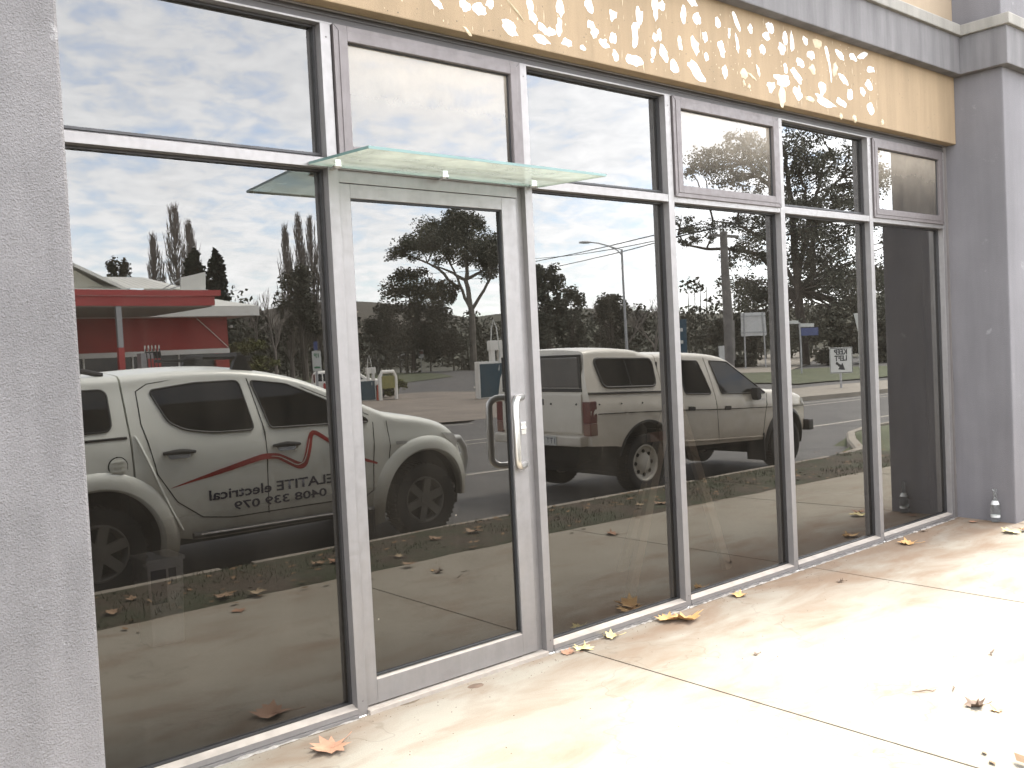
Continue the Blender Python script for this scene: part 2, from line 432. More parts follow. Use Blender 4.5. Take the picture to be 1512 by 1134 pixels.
# ------------------------------------------------------------------ builders
class MB:
    """Collects shapes and links them as ONE mesh object."""

    def __init__(s):
        s.v = []; s.f = []; s.mi = []

    def add(s, vs, fs, mi=0):
        o = len(s.v); s.v += [tuple(v) for v in vs]
        for f in fs: s.f.append(tuple(i + o for i in f)); s.mi.append(mi)
        return s

    def box(s, x0, x1, y0, y1, z0, z1, mi=0):
        return s.add([(x0, y0, z0), (x1, y0, z0), (x1, y1, z0), (x0, y1, z0), (x0, y0, z1), (x1, y0, z1), (x1, y1, z1), (x0, y1, z1)],
                     [(0, 3, 2, 1), (4, 5, 6, 7), (0, 1, 5, 4), (1, 2, 6, 5), (2, 3, 7, 6), (3, 0, 4, 7)], mi)

    def bar(s, a, b, wd, ht, up=(0, 0, 1), mi=0):
        a = Vector(a); b = Vector(b); d = (b - a).normalized(); u = Vector(up)
        sd = d.cross(u).normalized() * wd / 2; u = sd.cross(d).normalized() * ht / 2
        vs = [a - sd - u, a + sd - u, a + sd + u, a - sd + u, b - sd - u, b + sd - u, b + sd + u, b - sd + u]
        return s.add(vs, [(0, 1, 2, 3), (7, 6, 5, 4), (0, 4, 5, 1), (1, 5, 6, 2), (2, 6, 7, 3), (3, 7, 4, 0)], mi)

    def tube(s, pts, rad, n=8, mi=0, cap=True):
        pts = [Vector(p) for p in pts]; rs = rad if isinstance(rad, (list, tuple)) else [rad] * len(pts)
        rings = []; ref = None
        for i, p in enumerate(pts):
            d = (pts[min(i + 1, len(pts) - 1)] - pts[max(i - 1, 0)]).normalized()
            if ref is None: ref = Vector((0, 0, 1)) if abs(d.z) < .9 else Vector((1, 0, 0))
            a = d.cross(ref).normalized(); b = a.cross(d).normalized(); ref = b
            rings.append([p + (a * math.cos(t) + b * math.sin(t)) * rs[i] for t in [2 * math.pi * k / n for k in range(n)]])
        vs = [v for r in rings for v in r]; fs = []
        for i in range(len(pts) - 1):
            for k in range(n):
                fs.append((i * n + k, i * n + (k + 1) % n, (i + 1) * n + (k + 1) % n, (i + 1) * n + k))
        if cap: fs += [tuple(range(n))[::-1], tuple((len(pts) - 1) * n + k for k in range(n))]
        return s.add(vs, fs, mi)

    def lathe(s, prof, o=(0, 0, 0), n=24, axis='z', mi=0):
        vs = []; fs = []
        for r, h in prof:
            for k in range(n):
                t = 2 * math.pi * k / n; c, q = r * math.cos(t), r * math.sin(t)
                v = (c, q, h) if axis == 'z' else (c, h, q)
                vs.append((v[0] + o[0], v[1] + o[1], v[2] + o[2]))
        for i in range(len(prof) - 1):
            for k in range(n):
                fs.append((i * n + k, i * n + (k + 1) % n, (i + 1) * n + (k + 1) % n, (i + 1) * n + k))
        return s.add(vs, fs, mi)

    def prism(s, poly, y0, y1, mi=0, plane='xz'):
        n = len(poly)
        f = (lambda p, d: (p[0], d, p[1])) if plane == 'xz' else ((lambda p, d: (p[0], p[1], d)) if plane == 'xy' else (lambda p, d: (d, p[0], p[1])))
        vs = [f(p, y0) for p in poly] + [f(p, y1) for p in poly]
        fs = [tuple(range(n)), tuple(range(2 * n - 1, n - 1, -1))] + [(i, i + n, (i + 1) % n + n, (i + 1) % n) for i in range(n)]
        return s.add(vs, fs, mi)

    def build(s, name, mats, parent=None, smooth=False, bevel=0.0, fix=True):
        me = bpy.data.meshes.new(name); me.from_pydata(s.v, [], s.f)
        for m in (mats if isinstance(mats, (list, tuple)) else [mats]): me.materials.append(m)
        if any(s.mi): me.polygons.foreach_set("material_index", s.mi)
        if fix or bevel:
            bm = bmesh.new(); bm.from_mesh(me)
            if bevel:
                es = [e for e in bm.edges if len(e.link_faces) == 2 and e.calc_face_angle(0) > .5]
                bmesh.ops.bevel(bm, geom=es, offset=bevel, segments=2, profile=.6, affect='EDGES', clamp_overlap=True)
            if fix: bmesh.ops.recalc_face_normals(bm, faces=bm.faces)
            bm.to_mesh(me); bm.free()
        if smooth:
            me.polygons.foreach_set("use_smooth", [True] * len(me.polygons))
            me.set_sharp_from_angle(angle=R(38))
        o = bpy.data.objects.new(name, me); col.objects.link(o)
        if parent is not None: o.parent = parent
        return o


def tag(o, label=None, cat=None, group=None, kind=None):
    if label: o['label'] = label
    if cat: o['category'] = cat
    if group: o['group'] = group
    if kind: o['kind'] = kind
    return o


def empty(name, loc, label=None, cat=None, group=None, rz=0):
    o = bpy.data.objects.new(name, None); col.objects.link(o); o.location = loc; o.rotation_euler = (0, 0, rz)
    o.empty_display_size = .2
    return tag(o, label, cat, group)


def copy_tree(o, parent=None):
    c = o.copy(); col.objects.link(c)
    if parent is not None: c.parent = parent
    for ch in list(o.children): copy_tree(ch, c)
    return c


def text_mesh(txt, size, name, mat, fn, depth=0.0, align='CENTER', parent=None, bold=0.0):
    cu = bpy.data.curves.new(name, 'FONT'); cu.body = txt; cu.size = size; cu.align_x = align; cu.offset = bold
    cu.resolution_u = 3
    ob = bpy.data.objects.new(name, cu); col.objects.link(ob)
    bpy.context.view_layer.update()
    me = bpy.data.meshes.new_from_object(ob.evaluated_get(bpy.context.evaluated_depsgraph_get()))
    bpy.data.objects.remove(ob)
    for v in me.vertices: v.co = fn(v.co)
    me.materials.clear(); me.materials.append(mat); me.name = name
    o = bpy.data.objects.new(name, me); col.objects.link(o)
    if parent is not None: o.parent = parent
    return o


rnd = random.Random(7)
G = .065                                   # glass plane
ZT, ZTT, ZH, ZS = 2.509, 2.553, 3.156, 3.222   # transom bottom / top, head bottom, soffit
MW = .0513
MX = [0.99, 2.183, 3.363, 4.538, 5.7275, 6.9296, 8.157]   # left edges of the mullions


def gz(x, y=0.0):
    """street level falls gently to the right"""
    return -.165 - .0125 * max(-40, min(110, x - 5))

# ------------------------------------------------------------------ the setting: ground, road, paths
def hill_z(x, y):
    """far rise beyond the trees"""
    d = math.hypot(x, y)
    if d < 230: return 0.0
    t = min(1.0, (d - 230) / 420.0); t = t * t * (3 - 2 * t)
    a = math.atan2(-y, x)
    return t * (30 + 9 * math.sin(a * 3.1 + 1.7) + 5 * math.sin(a * 9.0) + 3 * math.sin(a * 17 + .4))


def sheet(name, xs, ys, zf, mat, kind='structure', parent=None, thick=0.0):
    mb = MB(); nx, ny = len(xs), len(ys)
    vs = [(x, y, zf(x, y)) for y in ys for x in xs]
    fs = [(j * nx + i, j * nx + i + 1, (j + 1) * nx + i + 1, (j + 1) * nx + i) for j in range(ny - 1) for i in range(nx - 1)]
    mb.add(vs, fs)
    me_o = mb.build(name, mat, parent, smooth=True, fix=False)
    if kind: me_o['kind'] = kind
    return me_o


def lin(a, b, n): return [a + (b - a) * i / (n - 1) for i in range(n)]


def poly_sheet(name, pts, dz, mat, kind='structure', cell=6.0):
    """flat outline laid on the sloping street, dz above it"""
    bm = bmesh.new()
    f = bm.faces.new([bm.verts.new((p[0], p[1], 0)) for p in pts])
    xs = [p[0] for p in pts]; x = min(xs) + cell
    if cell:
        while x < max(xs):
            bmesh.ops.bisect_plane(bm, geom=bm.verts[:] + bm.edges[:] + bm.faces[:], plane_co=(x, 0, 0), plane_no=(1, 0, 0)); x += cell
    for v in bm.verts: v.co.z = gz(v.co.x) + dz
    bmesh.ops.triangulate(bm, faces=bm.faces[:])
    bmesh.ops.recalc_face_normals(bm, faces=bm.faces)
    for fc in bm.faces:
        if fc.normal.z < 0: fc.normal_flip()
    me = bpy.data.meshes.new(name); bm.to_mesh(me); bm.free(); me.materials.append(mat)
    o = bpy.data.objects.new(name, me); col.objects.link(o)
    if kind: o['kind'] = kind
    return o


ter = sheet('terrain', lin(-900, 1500, 97), lin(-1300, -2, 70), lambda x, y: gz(x) - .10 + hill_z(x, y), M['terrain'])
sheet('terrain', lin(-900, 1500, 25), lin(14, 700, 20), lambda x, y: gz(x) - .4, M['terrain'])
hill = sheet('hill', lin(150, 620, 40), lin(-800, -330, 40),
             lambda x, y: -3 + 42 * math.exp(-(((x - 330) / 150) ** 2 + ((y + 540) / 130) ** 2)) + 6 * math.sin(x * .02) * math.sin(y * .017), M['hillm'])

# road: parking lane, running lanes, painted lines
poly_sheet('road', [(-60, -3.50), (260, -3.50), (260, -17.0), (-60, -17.0)], 0.0, M['asphalt'])
poly_sheet('parking_lane', [(-60, -3.50), (13.3, -3.50), (16.2, -5.2), (16.4, -5.6), (-60, -5.9)], .004, M['asphalt_park'])
for k, (y0, y1, xa, xb) in enumerate(((-7.42, -7.55, -60, 240), (-11.55, -11.67, -60, 240), (-12.25, -12.37, -60, 240), (-16.55, -16.65, -60, 16))):
    poly_sheet('road_marking', [(xa, y0), (xb, y0), (xb, y1), (xa, y1)], .006, M['paint_line'])
poly_sheet('forecourt', [(-60, -17.9), (27, -17.9), (31.5, -30), (32, -41), (-60, -46)], -.006, M['apron'])
poly_sheet('side_road', [(16, -16.98), (260, -16.98), (260, -62), (110, -62), (88, -110), (110, -158), (88, -150), (60, -104), (28, -62), (-60, -70), (-60, -45), (30, -41.02), (31.4, -30)], -.012, M['asphalt'])
poly_sheet('traffic_island_lawn', [(38, -20.6), (46, -20.4), (58, -23), (66, -28.5), (69, -34), (64, -37), (54, -35), (44, -30), (39.5, -25.5)], .05, M['lawn'])
poly_sheet('lawn', [(42, -61), (60, -76), (72, -94), (86, -118), (104, -160), (70, -130), (46, -84), (36, -66)], .03, M['lawn'])
poly_sheet('path', [(56, -33), (80, -46.5), (107, -62.5), (170, -95), (170, -110), (100, -70.5), (76, -53.5), (52, -40)], .06, M['kerb'])

# median island with a kerb face
mbk = MB(); out = [(22.5, -14.9), (24, -13.1), (30, -12.75), (62, -12.6), (62, -16.7), (30, -16.85), (24, -16.6)]
n = len(out)
mbk.add([(x, y, gz(x) + .14) for x, y in out] + [(x, y, gz(x) - .05) for x, y in out],
        [tuple(range(n))[::-1]] + [(i, (i + 1) % n, (i + 1) % n + n, i + n) for i in range(n)])
o = mbk.build('median', M['kerb']); o['kind'] = 'structure'

# kerb beside the parking lane, its nose turning out at the right
kp = [(-60, -3.44), (12.4, -3.44), (13.3, -3.62), (14.6, -4.5), (15.7, -5.15), (17.0, -5.55), (20, -5.7), (60, -5.9)]


def top_z(x): return gz(x) + .165 if x > 5 else 0.0


mb = MB()
for i in range(len(kp) - 1):
    a, b = Vector((*kp[i], 0)), Vector((*kp[i + 1], 0)); d = (b - a); ln = d.length; nrm = Vector((d.y, -d.x, 0)).normalized()
    steps = max(1, int(ln / 3))
    for s in range(steps):
        p = a.lerp(b, s / steps); q = a.lerp(b, (s + 1) / steps - (.004 if i == 0 else 0))
        w = .075
        vs = []
        for e in (p, q):
            for sd, zz in ((w, -.2), (-w, -.2), (-w, .005), (w - .03, .005), (w, -.03)):
                v = e + nrm * sd; vs.append((v.x, v.y, top_z(e.x) + zz))
        mb.add(vs, [(0, 1, 6, 5), (1, 2, 7, 6), (2, 3, 8, 7), (3, 4, 9, 8), (4, 0, 5, 9), (0, 4, 3, 2, 1), (5, 6, 7, 8, 9)])
o = mb.build('kerb', M['kerb']); o['kind'] = 'structure'


def fp_z(x, y):
    """footpath level: flat at the shop, falling gently outwards on the right"""
    return -.012 * max(0.0, x - 5) * min(1.0, max(0.0, -y / 2.2))


def verge_z(x, y):
    e = mnoise.noise(Vector((x * 1.7, y * 1.7, .3))) * .022 + mnoise.noise(Vector((x * 6, y * 6, 2))) * .008
    ed = min(1.0, max(0.0, min(-2.22 - y, y + 3.40) / .15 + .1)) if x < 12 else 1
    return (fp_z(x, -2.2) if y > -2.6 or x < 5 else top_z(x)) + .004 + max(-.01, e + .012) * max(0, min(1, ed))




def verge_edge(x):
    return -2.36 + .040 * max(0.0, min(9.0, x - 4.5)) + .035 * mnoise.noise(Vector((x * 1.9, 0, 7))) + .02 * mnoise.noise(Vector((x * 6, 0, 3)))


mb = MB(); vx = lin(-30, 13, 300); nv = 24
for j in range(nv):
    for x in vx:
        t = j / (nv - 1); ye = verge_edge(x); y = ye + (-3.37 - ye) * t
        z = fp_z(x, y) + .003 + (verge_z(x, y) - fp_z(x, y)) * min(1.0, t * 9)
        mb.v.append((x, y, z if j else fp_z(x, y) - .004))
nxv = len(vx)
mb.f = [(j * nxv + i, (j + 1) * nxv + i, (j + 1) * nxv + i + 1, j * nxv + i + 1) for j in range(nv - 1) for i in range(nxv - 1)]; mb.mi = [0] * len(mb.f)
o = mb.build('verge', M['verge'], None, smooth=True, fix=False); o['kind'] = 'structure'
sheet('verge', lin(13.0, 60, 40), lin(-2.22, -5.75, 10), lambda x, y: top_z(x) - .01 if y > (-3.5 - max(0, min(2.1, (x - 13.2) * .78))) else top_z(x) - .3, M['lawn'])

# tufts of grass on the verge (nobody could count them)
mb = MB(); rg = random.Random(3)
for k in range(9000):
    x = rg.uniform(0.5, 13); y = rg.uniform(-3.36, -2.10)
    if y > verge_edge(x) - .03: continue
    if mnoise.noise(Vector((x * 1.5, y * 1.5, 5.0))) + .25 * mnoise.noise(Vector((x * 6, y * 6, 1))) < -.02: continue
    z = verge_z(x, y) - .004; a = rg.uniform(0, 6.28); h = rg.uniform(.015, .05); wv = rg.uniform(.003, .006)
    lx, ly = math.cos(a) * wv, math.sin(a) * wv; bx, by = rg.uniform(-.02, .02), rg.uniform(-.02, .02)
    mb.add([(x - lx, y - ly, z), (x + lx, y + ly, z), (x + bx, y + by, z + h)], [(0, 1, 2)])
o = mb.build('grass', M['grass_blade'], fix=False); o['kind'] = 'stuff'

# the concrete footpath, slab by slab, joints recessed between them
pv = empty('footpath', (0, 0, 0)); pv['kind'] = 'structure'
sheet('joint_bed', lin(-12, 40, 27), [-2.42, 3 * -.37, 0.02], lambda x, y: fp_z(x, y) - .02, M['joint'], kind=None, parent=pv)
J = [-8.35, -5.98, -3.6, -1.22, 1.15, 3.535, 5.905, 8.30, 10.7, 13.1, 15.5, 17.9, 20.3, 22.7, 25.1]
for a, b in zip(J[:-1], J[1:]):
    g = .006
    xs = [a + g] + [x for x in lin(a, b, 6)[1:-1]] + [b - g]; ys = [-.002, -.7, -1.4, -2.40]
    mb = MB(); nx = len(xs)
    vs = [(x, y, fp_z(x, y)) for y in ys for x in xs]
    fs = [(j * nx + i, (j + 1) * nx + i, (j + 1) * nx + i + 1, j * nx + i + 1) for j in range(len(ys) - 1) for i in range(nx - 1)]
    o0 = len(vs); vs += [(x, y, z - .05) for x, y, z in [vs[i] for i in list(range(nx)) + list(range(len(vs) - nx, len(vs)))]]
    t = list(range(nx)); bt = list(range(len(ys) * nx - nx, len(ys) * nx))
    for r, off in ((t, o0), (bt, o0 + nx)):
        for i in range(nx - 1): fs.append((r[i], r[i + 1], off + i + 1, off + i))
    for rr_ in (0, nx - 1):
        for j in range(len(ys) - 1): pass
    fs.append((t[0], bt[0], o0 + nx, o0)); fs.append((t[-1], o0 + nx - 1, o0 + 2 * nx - 1, bt[-1]))
    mb.add(vs, fs); mb.build('slab', M['slab'], pv)

# ------------------------------------------------------------------ the shop building
B = empty('shop_building', (4.6, 0, 0))
tag(B, 'single storey shop with tinted glass front, grey pillars and sand coloured fascia', 'shop')
B.location = (0, 0, 0)


def pillar(x0, x1, mat, label):
    mb = MB(); mb.box(x0, x1, -.48, .25, -.05, 3.79)
    o = mb.build('pillar', mat, B, bevel=.012); o['label'] = label
    mb = MB(); mb.box(x0, x1, -.48, .25, 4.16, 4.95); mb.build('upper_pillar', mat, B, bevel=.012)
    return o


pillar(-.62, .94, M['stucco_near'], 'rough grey rendered pillar left of the shopfront')
pillar(8.262, 9.75, M['render_grey'], 'smooth grey rendered pillar at the far right end')
mb = MB(); mb.box(-6, -.62, 0, .25, -.05, 4.95); mb.build('side_wall', M['render_grey'], B)
mb = MB(); mb.box(9.75, 16, 0, .25, -.05, 4.95); mb.build('side_wall', M['render_grey'], B)

FX0, FX1 = .94, 8.259
mb = MB(); mb.box(FX0, FX1, -.085, .25, ZS, 3.79)
fascia = mb.build('fascia', M['fascia'], B, bevel=.006)
mb = MB(); mb.box(FX0, FX1, -.085, .25, 4.165, 4.95); mb.build('upper_wall', M['upper'], B)
# weathered cornice running over the fascia and round both pillars
mb = MB()
mb.box(FX0 + .07, 8.192, -.17, .25, 3.785, 4.10)
mb.box(8.192, 9.82, -.55, .25, 3.785, 4.10)
mb.box(-.69, FX0 + .07, -.55, .25, 3.785, 4.10)
mb.build('cornice', M['cornice'], B, bevel=.008)
mb = MB()
mb.box(FX0 + .10, 8.162, -.20, .25, 4.095, 4.185)
mb.box(8.162, 9.85, -.58, .25, 4.095, 4.185)
mb.box(-.72, FX0 + .10, -.58, .25, 4.095, 4.185)
mb.build('cornice_lip', M['lip'], B, bevel=.008)

# lumps and smears of glue left where the sign letters were pulled off the fascia
GLUE = [
    (2.783,3.332,0.068,0.039,30),(2.948,3.355,0.063,0.052,0),(3.045,3.356,0.083,0.058,0),(3.114,3.398,0.048,0.049,0),(3.273,3.401,0.013,0.133,-50),
    (3.232,3.303,0.11,0.062,30),(3.387,3.439,0.043,0.067,0),(3.405,3.381,0.046,0.068,-25),(3.477,3.335,0.042,0.085,-50),(3.529,3.332,0.071,0.034,0),
    (3.603,3.473,0.043,0.087,0),(3.594,3.369,0.046,0.087,0),(3.45,3.277,0.11,0.042,10),(3.643,3.29,0.079,0.039,0),(3.761,3.284,0.04,0.028,0),
    (3.827,3.53,0.057,0.076,-15),(3.836,3.418,0.045,0.049,0),(3.862,3.383,0.045,0.058,-10),(3.934,3.339,0.068,0.045,0),(4.016,3.514,0.053,0.055,0),
    (4.011,3.378,0.053,0.068,0),(4.025,3.282,0.054,0.055,-15),(4.18,3.283,0.139,0.058,0),(4.196,3.428,0.053,0.14,15),(4.239,3.547,0.042,0.103,0),
    (4.383,3.649,0.058,0.086,0),(4.387,3.584,0.026,0.076,0),(4.449,3.648,0.056,0.053,-10),(4.374,3.45,0.041,0.052,10),(4.411,3.471,0.038,0.057,0),
    (4.349,3.357,0.041,0.057,0),(4.449,3.37,0.067,0.077,-20),(4.54,3.302,0.068,0.068,0),(2.958,3.233,0.014,0.064,-60),(4.336,3.308,0.022,0.024,0),
    (4.742,3.727,0.081,0.045,0),(4.643,3.632,0.053,0.084,10),(4.78,3.63,0.073,0.068,0),(4.983,3.645,0.047,0.064,-10),(5.098,3.605,0.027,0.065,0),
    (5.331,3.67,0.045,0.054,0),(5.555,3.723,0.081,0.08,-10),(5.509,3.658,0.074,0.049,0),(5.731,3.681,0.062,0.075,-8),(5.811,3.661,0.036,0.139,0),
    (5.686,3.599,0.066,0.075,0),(5.977,3.709,0.061,0.054,0),(6.143,3.712,0.115,0.063,0),(5.46,3.561,0.059,0.055,0),(4.85,3.536,0.041,0.069,0),
    (4.742,3.461,0.072,0.09,-25),(4.601,3.448,0.035,0.067,0),(5.01,3.489,0.061,0.093,-20),(5.178,3.553,0.036,0.107,-5),(5.177,3.693,0.044,0.112,-38),
    (4.856,3.413,0.041,0.046,0),(4.745,3.305,0.171,0.073,30),(5.035,3.347,0.054,0.07,0),(6.043,3.618,0.075,0.058,0),(6.253,3.672,0.039,0.105,-6),
    (6.286,3.553,0.022,0.146,-10),(6.427,3.685,0.114,0.047,20),(6.606,3.694,0.105,0.055,0),(6.739,3.725,0.148,0.052,-20),(6.868,3.642,0.116,0.047,0),
    (6.356,3.561,0.055,0.087,0),(6.465,3.511,0.128,0.047,25),(5.904,3.545,0.092,0.051,0),(5.721,3.479,0.044,0.063,0),(5.683,3.392,0.187,0.075,0),
    (5.852,3.449,0.136,0.063,30),(5.539,3.329,0.085,0.062,-20),(5.862,3.327,0.091,0.083,0),(6.175,3.406,0.068,0.124,6),(6.193,3.315,0.243,0.053,12),
    (6.003,3.305,0.117,0.039,0),(6.428,3.335,0.122,0.054,10),(6.552,3.408,0.068,0.081,0),(6.839,3.351,0.096,0.084,0),(6.832,3.515,0.093,0.067,20),
    (6.734,3.458,0.075,0.055,20),(5.244,3.369,0.08,0.06,0),(5.324,3.364,0.092,0.019,20),(5.665,3.285,0.079,0.125,0),(6.601,3.243,0.053,0.041,0),
    (7.016,3.265,0.034,0.043,0),(6.409,3.24,0.041,0.038,0),(5.304,3.509,0.041,0.048,10),(5.399,3.411,0.021,0.067,-25),(6.064,3.519,0.083,0.052,0),
    (5.234,3.303,0.024,0.048,0),(5.289,3.293,0.024,0.036,0),
]
CREAM = {(6.143,3.712),(5.244,3.369),(5.324,3.364),(5.665,3.285),(6.601,3.243),(7.016,3.265),(6.409,3.24),(6.064,3.519),(5.234,3.303),(5.289,3.293),(2.958,3.233),(3.273,3.401),(6.356,3.561),(6.003,3.305)}

rg = random.Random(11)
for x, z, wd, ht, a in GLUE:
    cream = (x, z) in CREAM
    nn = 14; ca, sa = math.cos(R(-a)), math.sin(R(-a)); ph = rg.uniform(0, 99)
    th = rg.uniform(.003, .008)
    ring = []; inner = []
    for k in range(nn):
        t = 2 * math.pi * k / nn
        q = 1 + .55 * mnoise.noise(Vector((math.cos(t) * 1.6 + ph, math.sin(t) * 1.6, ph))) + rg.uniform(-.13, .13)
        ex, ez = wd / 2 * 1.12 * math.cos(t) * q, ht / 2 * 1.15 * math.sin(t) * q
        if ht > wd * 1.6: ex *= 1 + .35 * math.sin(t * 2 + ph)
        ring.append((x + ex * ca - ez * sa, -.084, z + ex * sa + ez * ca))
        inner.append((x + (ex * ca - ez * sa) * .72, -.085 - th * rg.uniform(.6, 1.1), z + (ex * sa + ez * ca) * .72))
    mb = MB(); vs = ring + inner + [(x, -.085 - th, z)]
    fs = [(k, (k + 1) % nn, (k + 1) % nn + nn, k + nn) for k in range(nn)] + [(k + nn, (k + 1) % nn + nn, 2 * nn) for k in range(nn)]
    mb.add(vs, fs)
    mb.build('glue_patch', M['glue_old'] if cream else M['glue'], fascia, smooth=True)
# thin drips, specks and scrape marks too small to pick apart
mb = MB()
for k in range(260):
    x = rg.uniform(2.3, 7.0); z = rg.uniform(3.235, 3.76)
    if x < 4.7 and z > 3.68: continue
    big = rg.random()
    wd = rg.uniform(.002, .006) if big < .6 else rg.uniform(.004, .012); ht = wd * (rg.uniform(3, 16) if big < .5 else rg.uniform(.7, 1.6))
    sl = rg.uniform(-.25, .25) * ht
    mb.add([(x - wd / 2, -.0855, z), (x, -.087, z + ht * .5 + sl * 0), (x + wd / 2, -.0855, z + sl * .2), (x + sl * .3, -.0865, z - ht * .5)], [(0, 3, 2, 1)])
o = mb.build('glue_speck', M['glue_old'], fascia, fix=False); o['kind'] = 'stuff'
mb = MB()
for k in range(190):
    x = rg.uniform(2.2, 8.0); z = rg.uniform(3.23, 3.6 if x < 5 else 3.76); r_ = rg.uniform(.0012, .0035)
    mb.lathe([(r_, -.0856), (r_ * .7, -.0864), (0.0001, -.0866)], (x, 0, z), 6, 'y')
o = mb.build('drill_hole', M['gasket'], fascia, fix=False); o['kind'] = 'stuff'

# ---- aluminium shopfront
for i, x in enumerate(MX):
    mb = MB(); x1 = x + MW
    mb.box(x, x1, 0, .10, 0.001, ZH)
    mb.box(x - .004, x, .052, .10, .05, ZH); mb.box(x1, x1 + .004, .052, .10, .05, ZH)
    m_ = mb.build('mullion', M['alu'], B, bevel=.0025)
    for zz_ in (.07, ZH - .06):
        mb = MB(); mb.lathe([(.0045, .0005), (.0042, -.0012), (.0001, -.0016)], (x + MW * .55, 0, zz_), 8, 'y'); mb.build('screw', M['caulk'], m_)
mb = MB(); mb.box(MX[-1] + MW, 8.262, .004, .06, 0.001, ZS); mb.build('caulk_strip', M['caulk'], B)
mb = MB()
mb.box(FX0 + .05, MX[-1] + MW, 0.004, .10, ZH, ZH + .010); mb.build('head_rail', M['alu'], B, bevel=.002)
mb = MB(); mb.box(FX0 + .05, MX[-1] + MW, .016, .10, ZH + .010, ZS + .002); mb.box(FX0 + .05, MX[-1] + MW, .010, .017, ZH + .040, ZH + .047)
mb.build('head_shade_strip', M['head_shade'], B)  # upper head rail, coloured dark for the shade below the fascia
mb = MB(); mb.tube([(FX0 + .05, -.004, ZS - .004), (8.25, -.004, ZS - .004)], .006, 6); mb.build('head_sealant', M['caulk'], B)


def pane_box(name, x0, x1, z0, z1, y, mat, parent):
    """pane: its front face is the glass, the back and edges are clear"""
    mb = MB()
    mb.add([(x0, y, z0), (x1, y, z0), (x1, y, z1), (x0, y, z1)], [(0, 1, 2, 3)], 0)
    mb.add([(x0, y + .006, z0), (x1, y + .006, z0), (x1, y + .006, z1), (x0, y + .006, z1)], [(3, 2, 1, 0)], 1)
    return mb.build(name, [mat, M['glass_back']], parent, fix=False)


def beads(mb, x0, x1, z0, z1, w=.011, ya=.046, yb=.064):
    mb.box(x0, x0 + w, ya, yb, z0, z1); mb.box(x1 - w, x1, ya, yb, z0, z1)
    mb.box(x0 + w, x1 - w, ya, yb, z1 - w, z1); mb.box(x0 + w, x1 - w, ya, yb, z0, z0 + w)


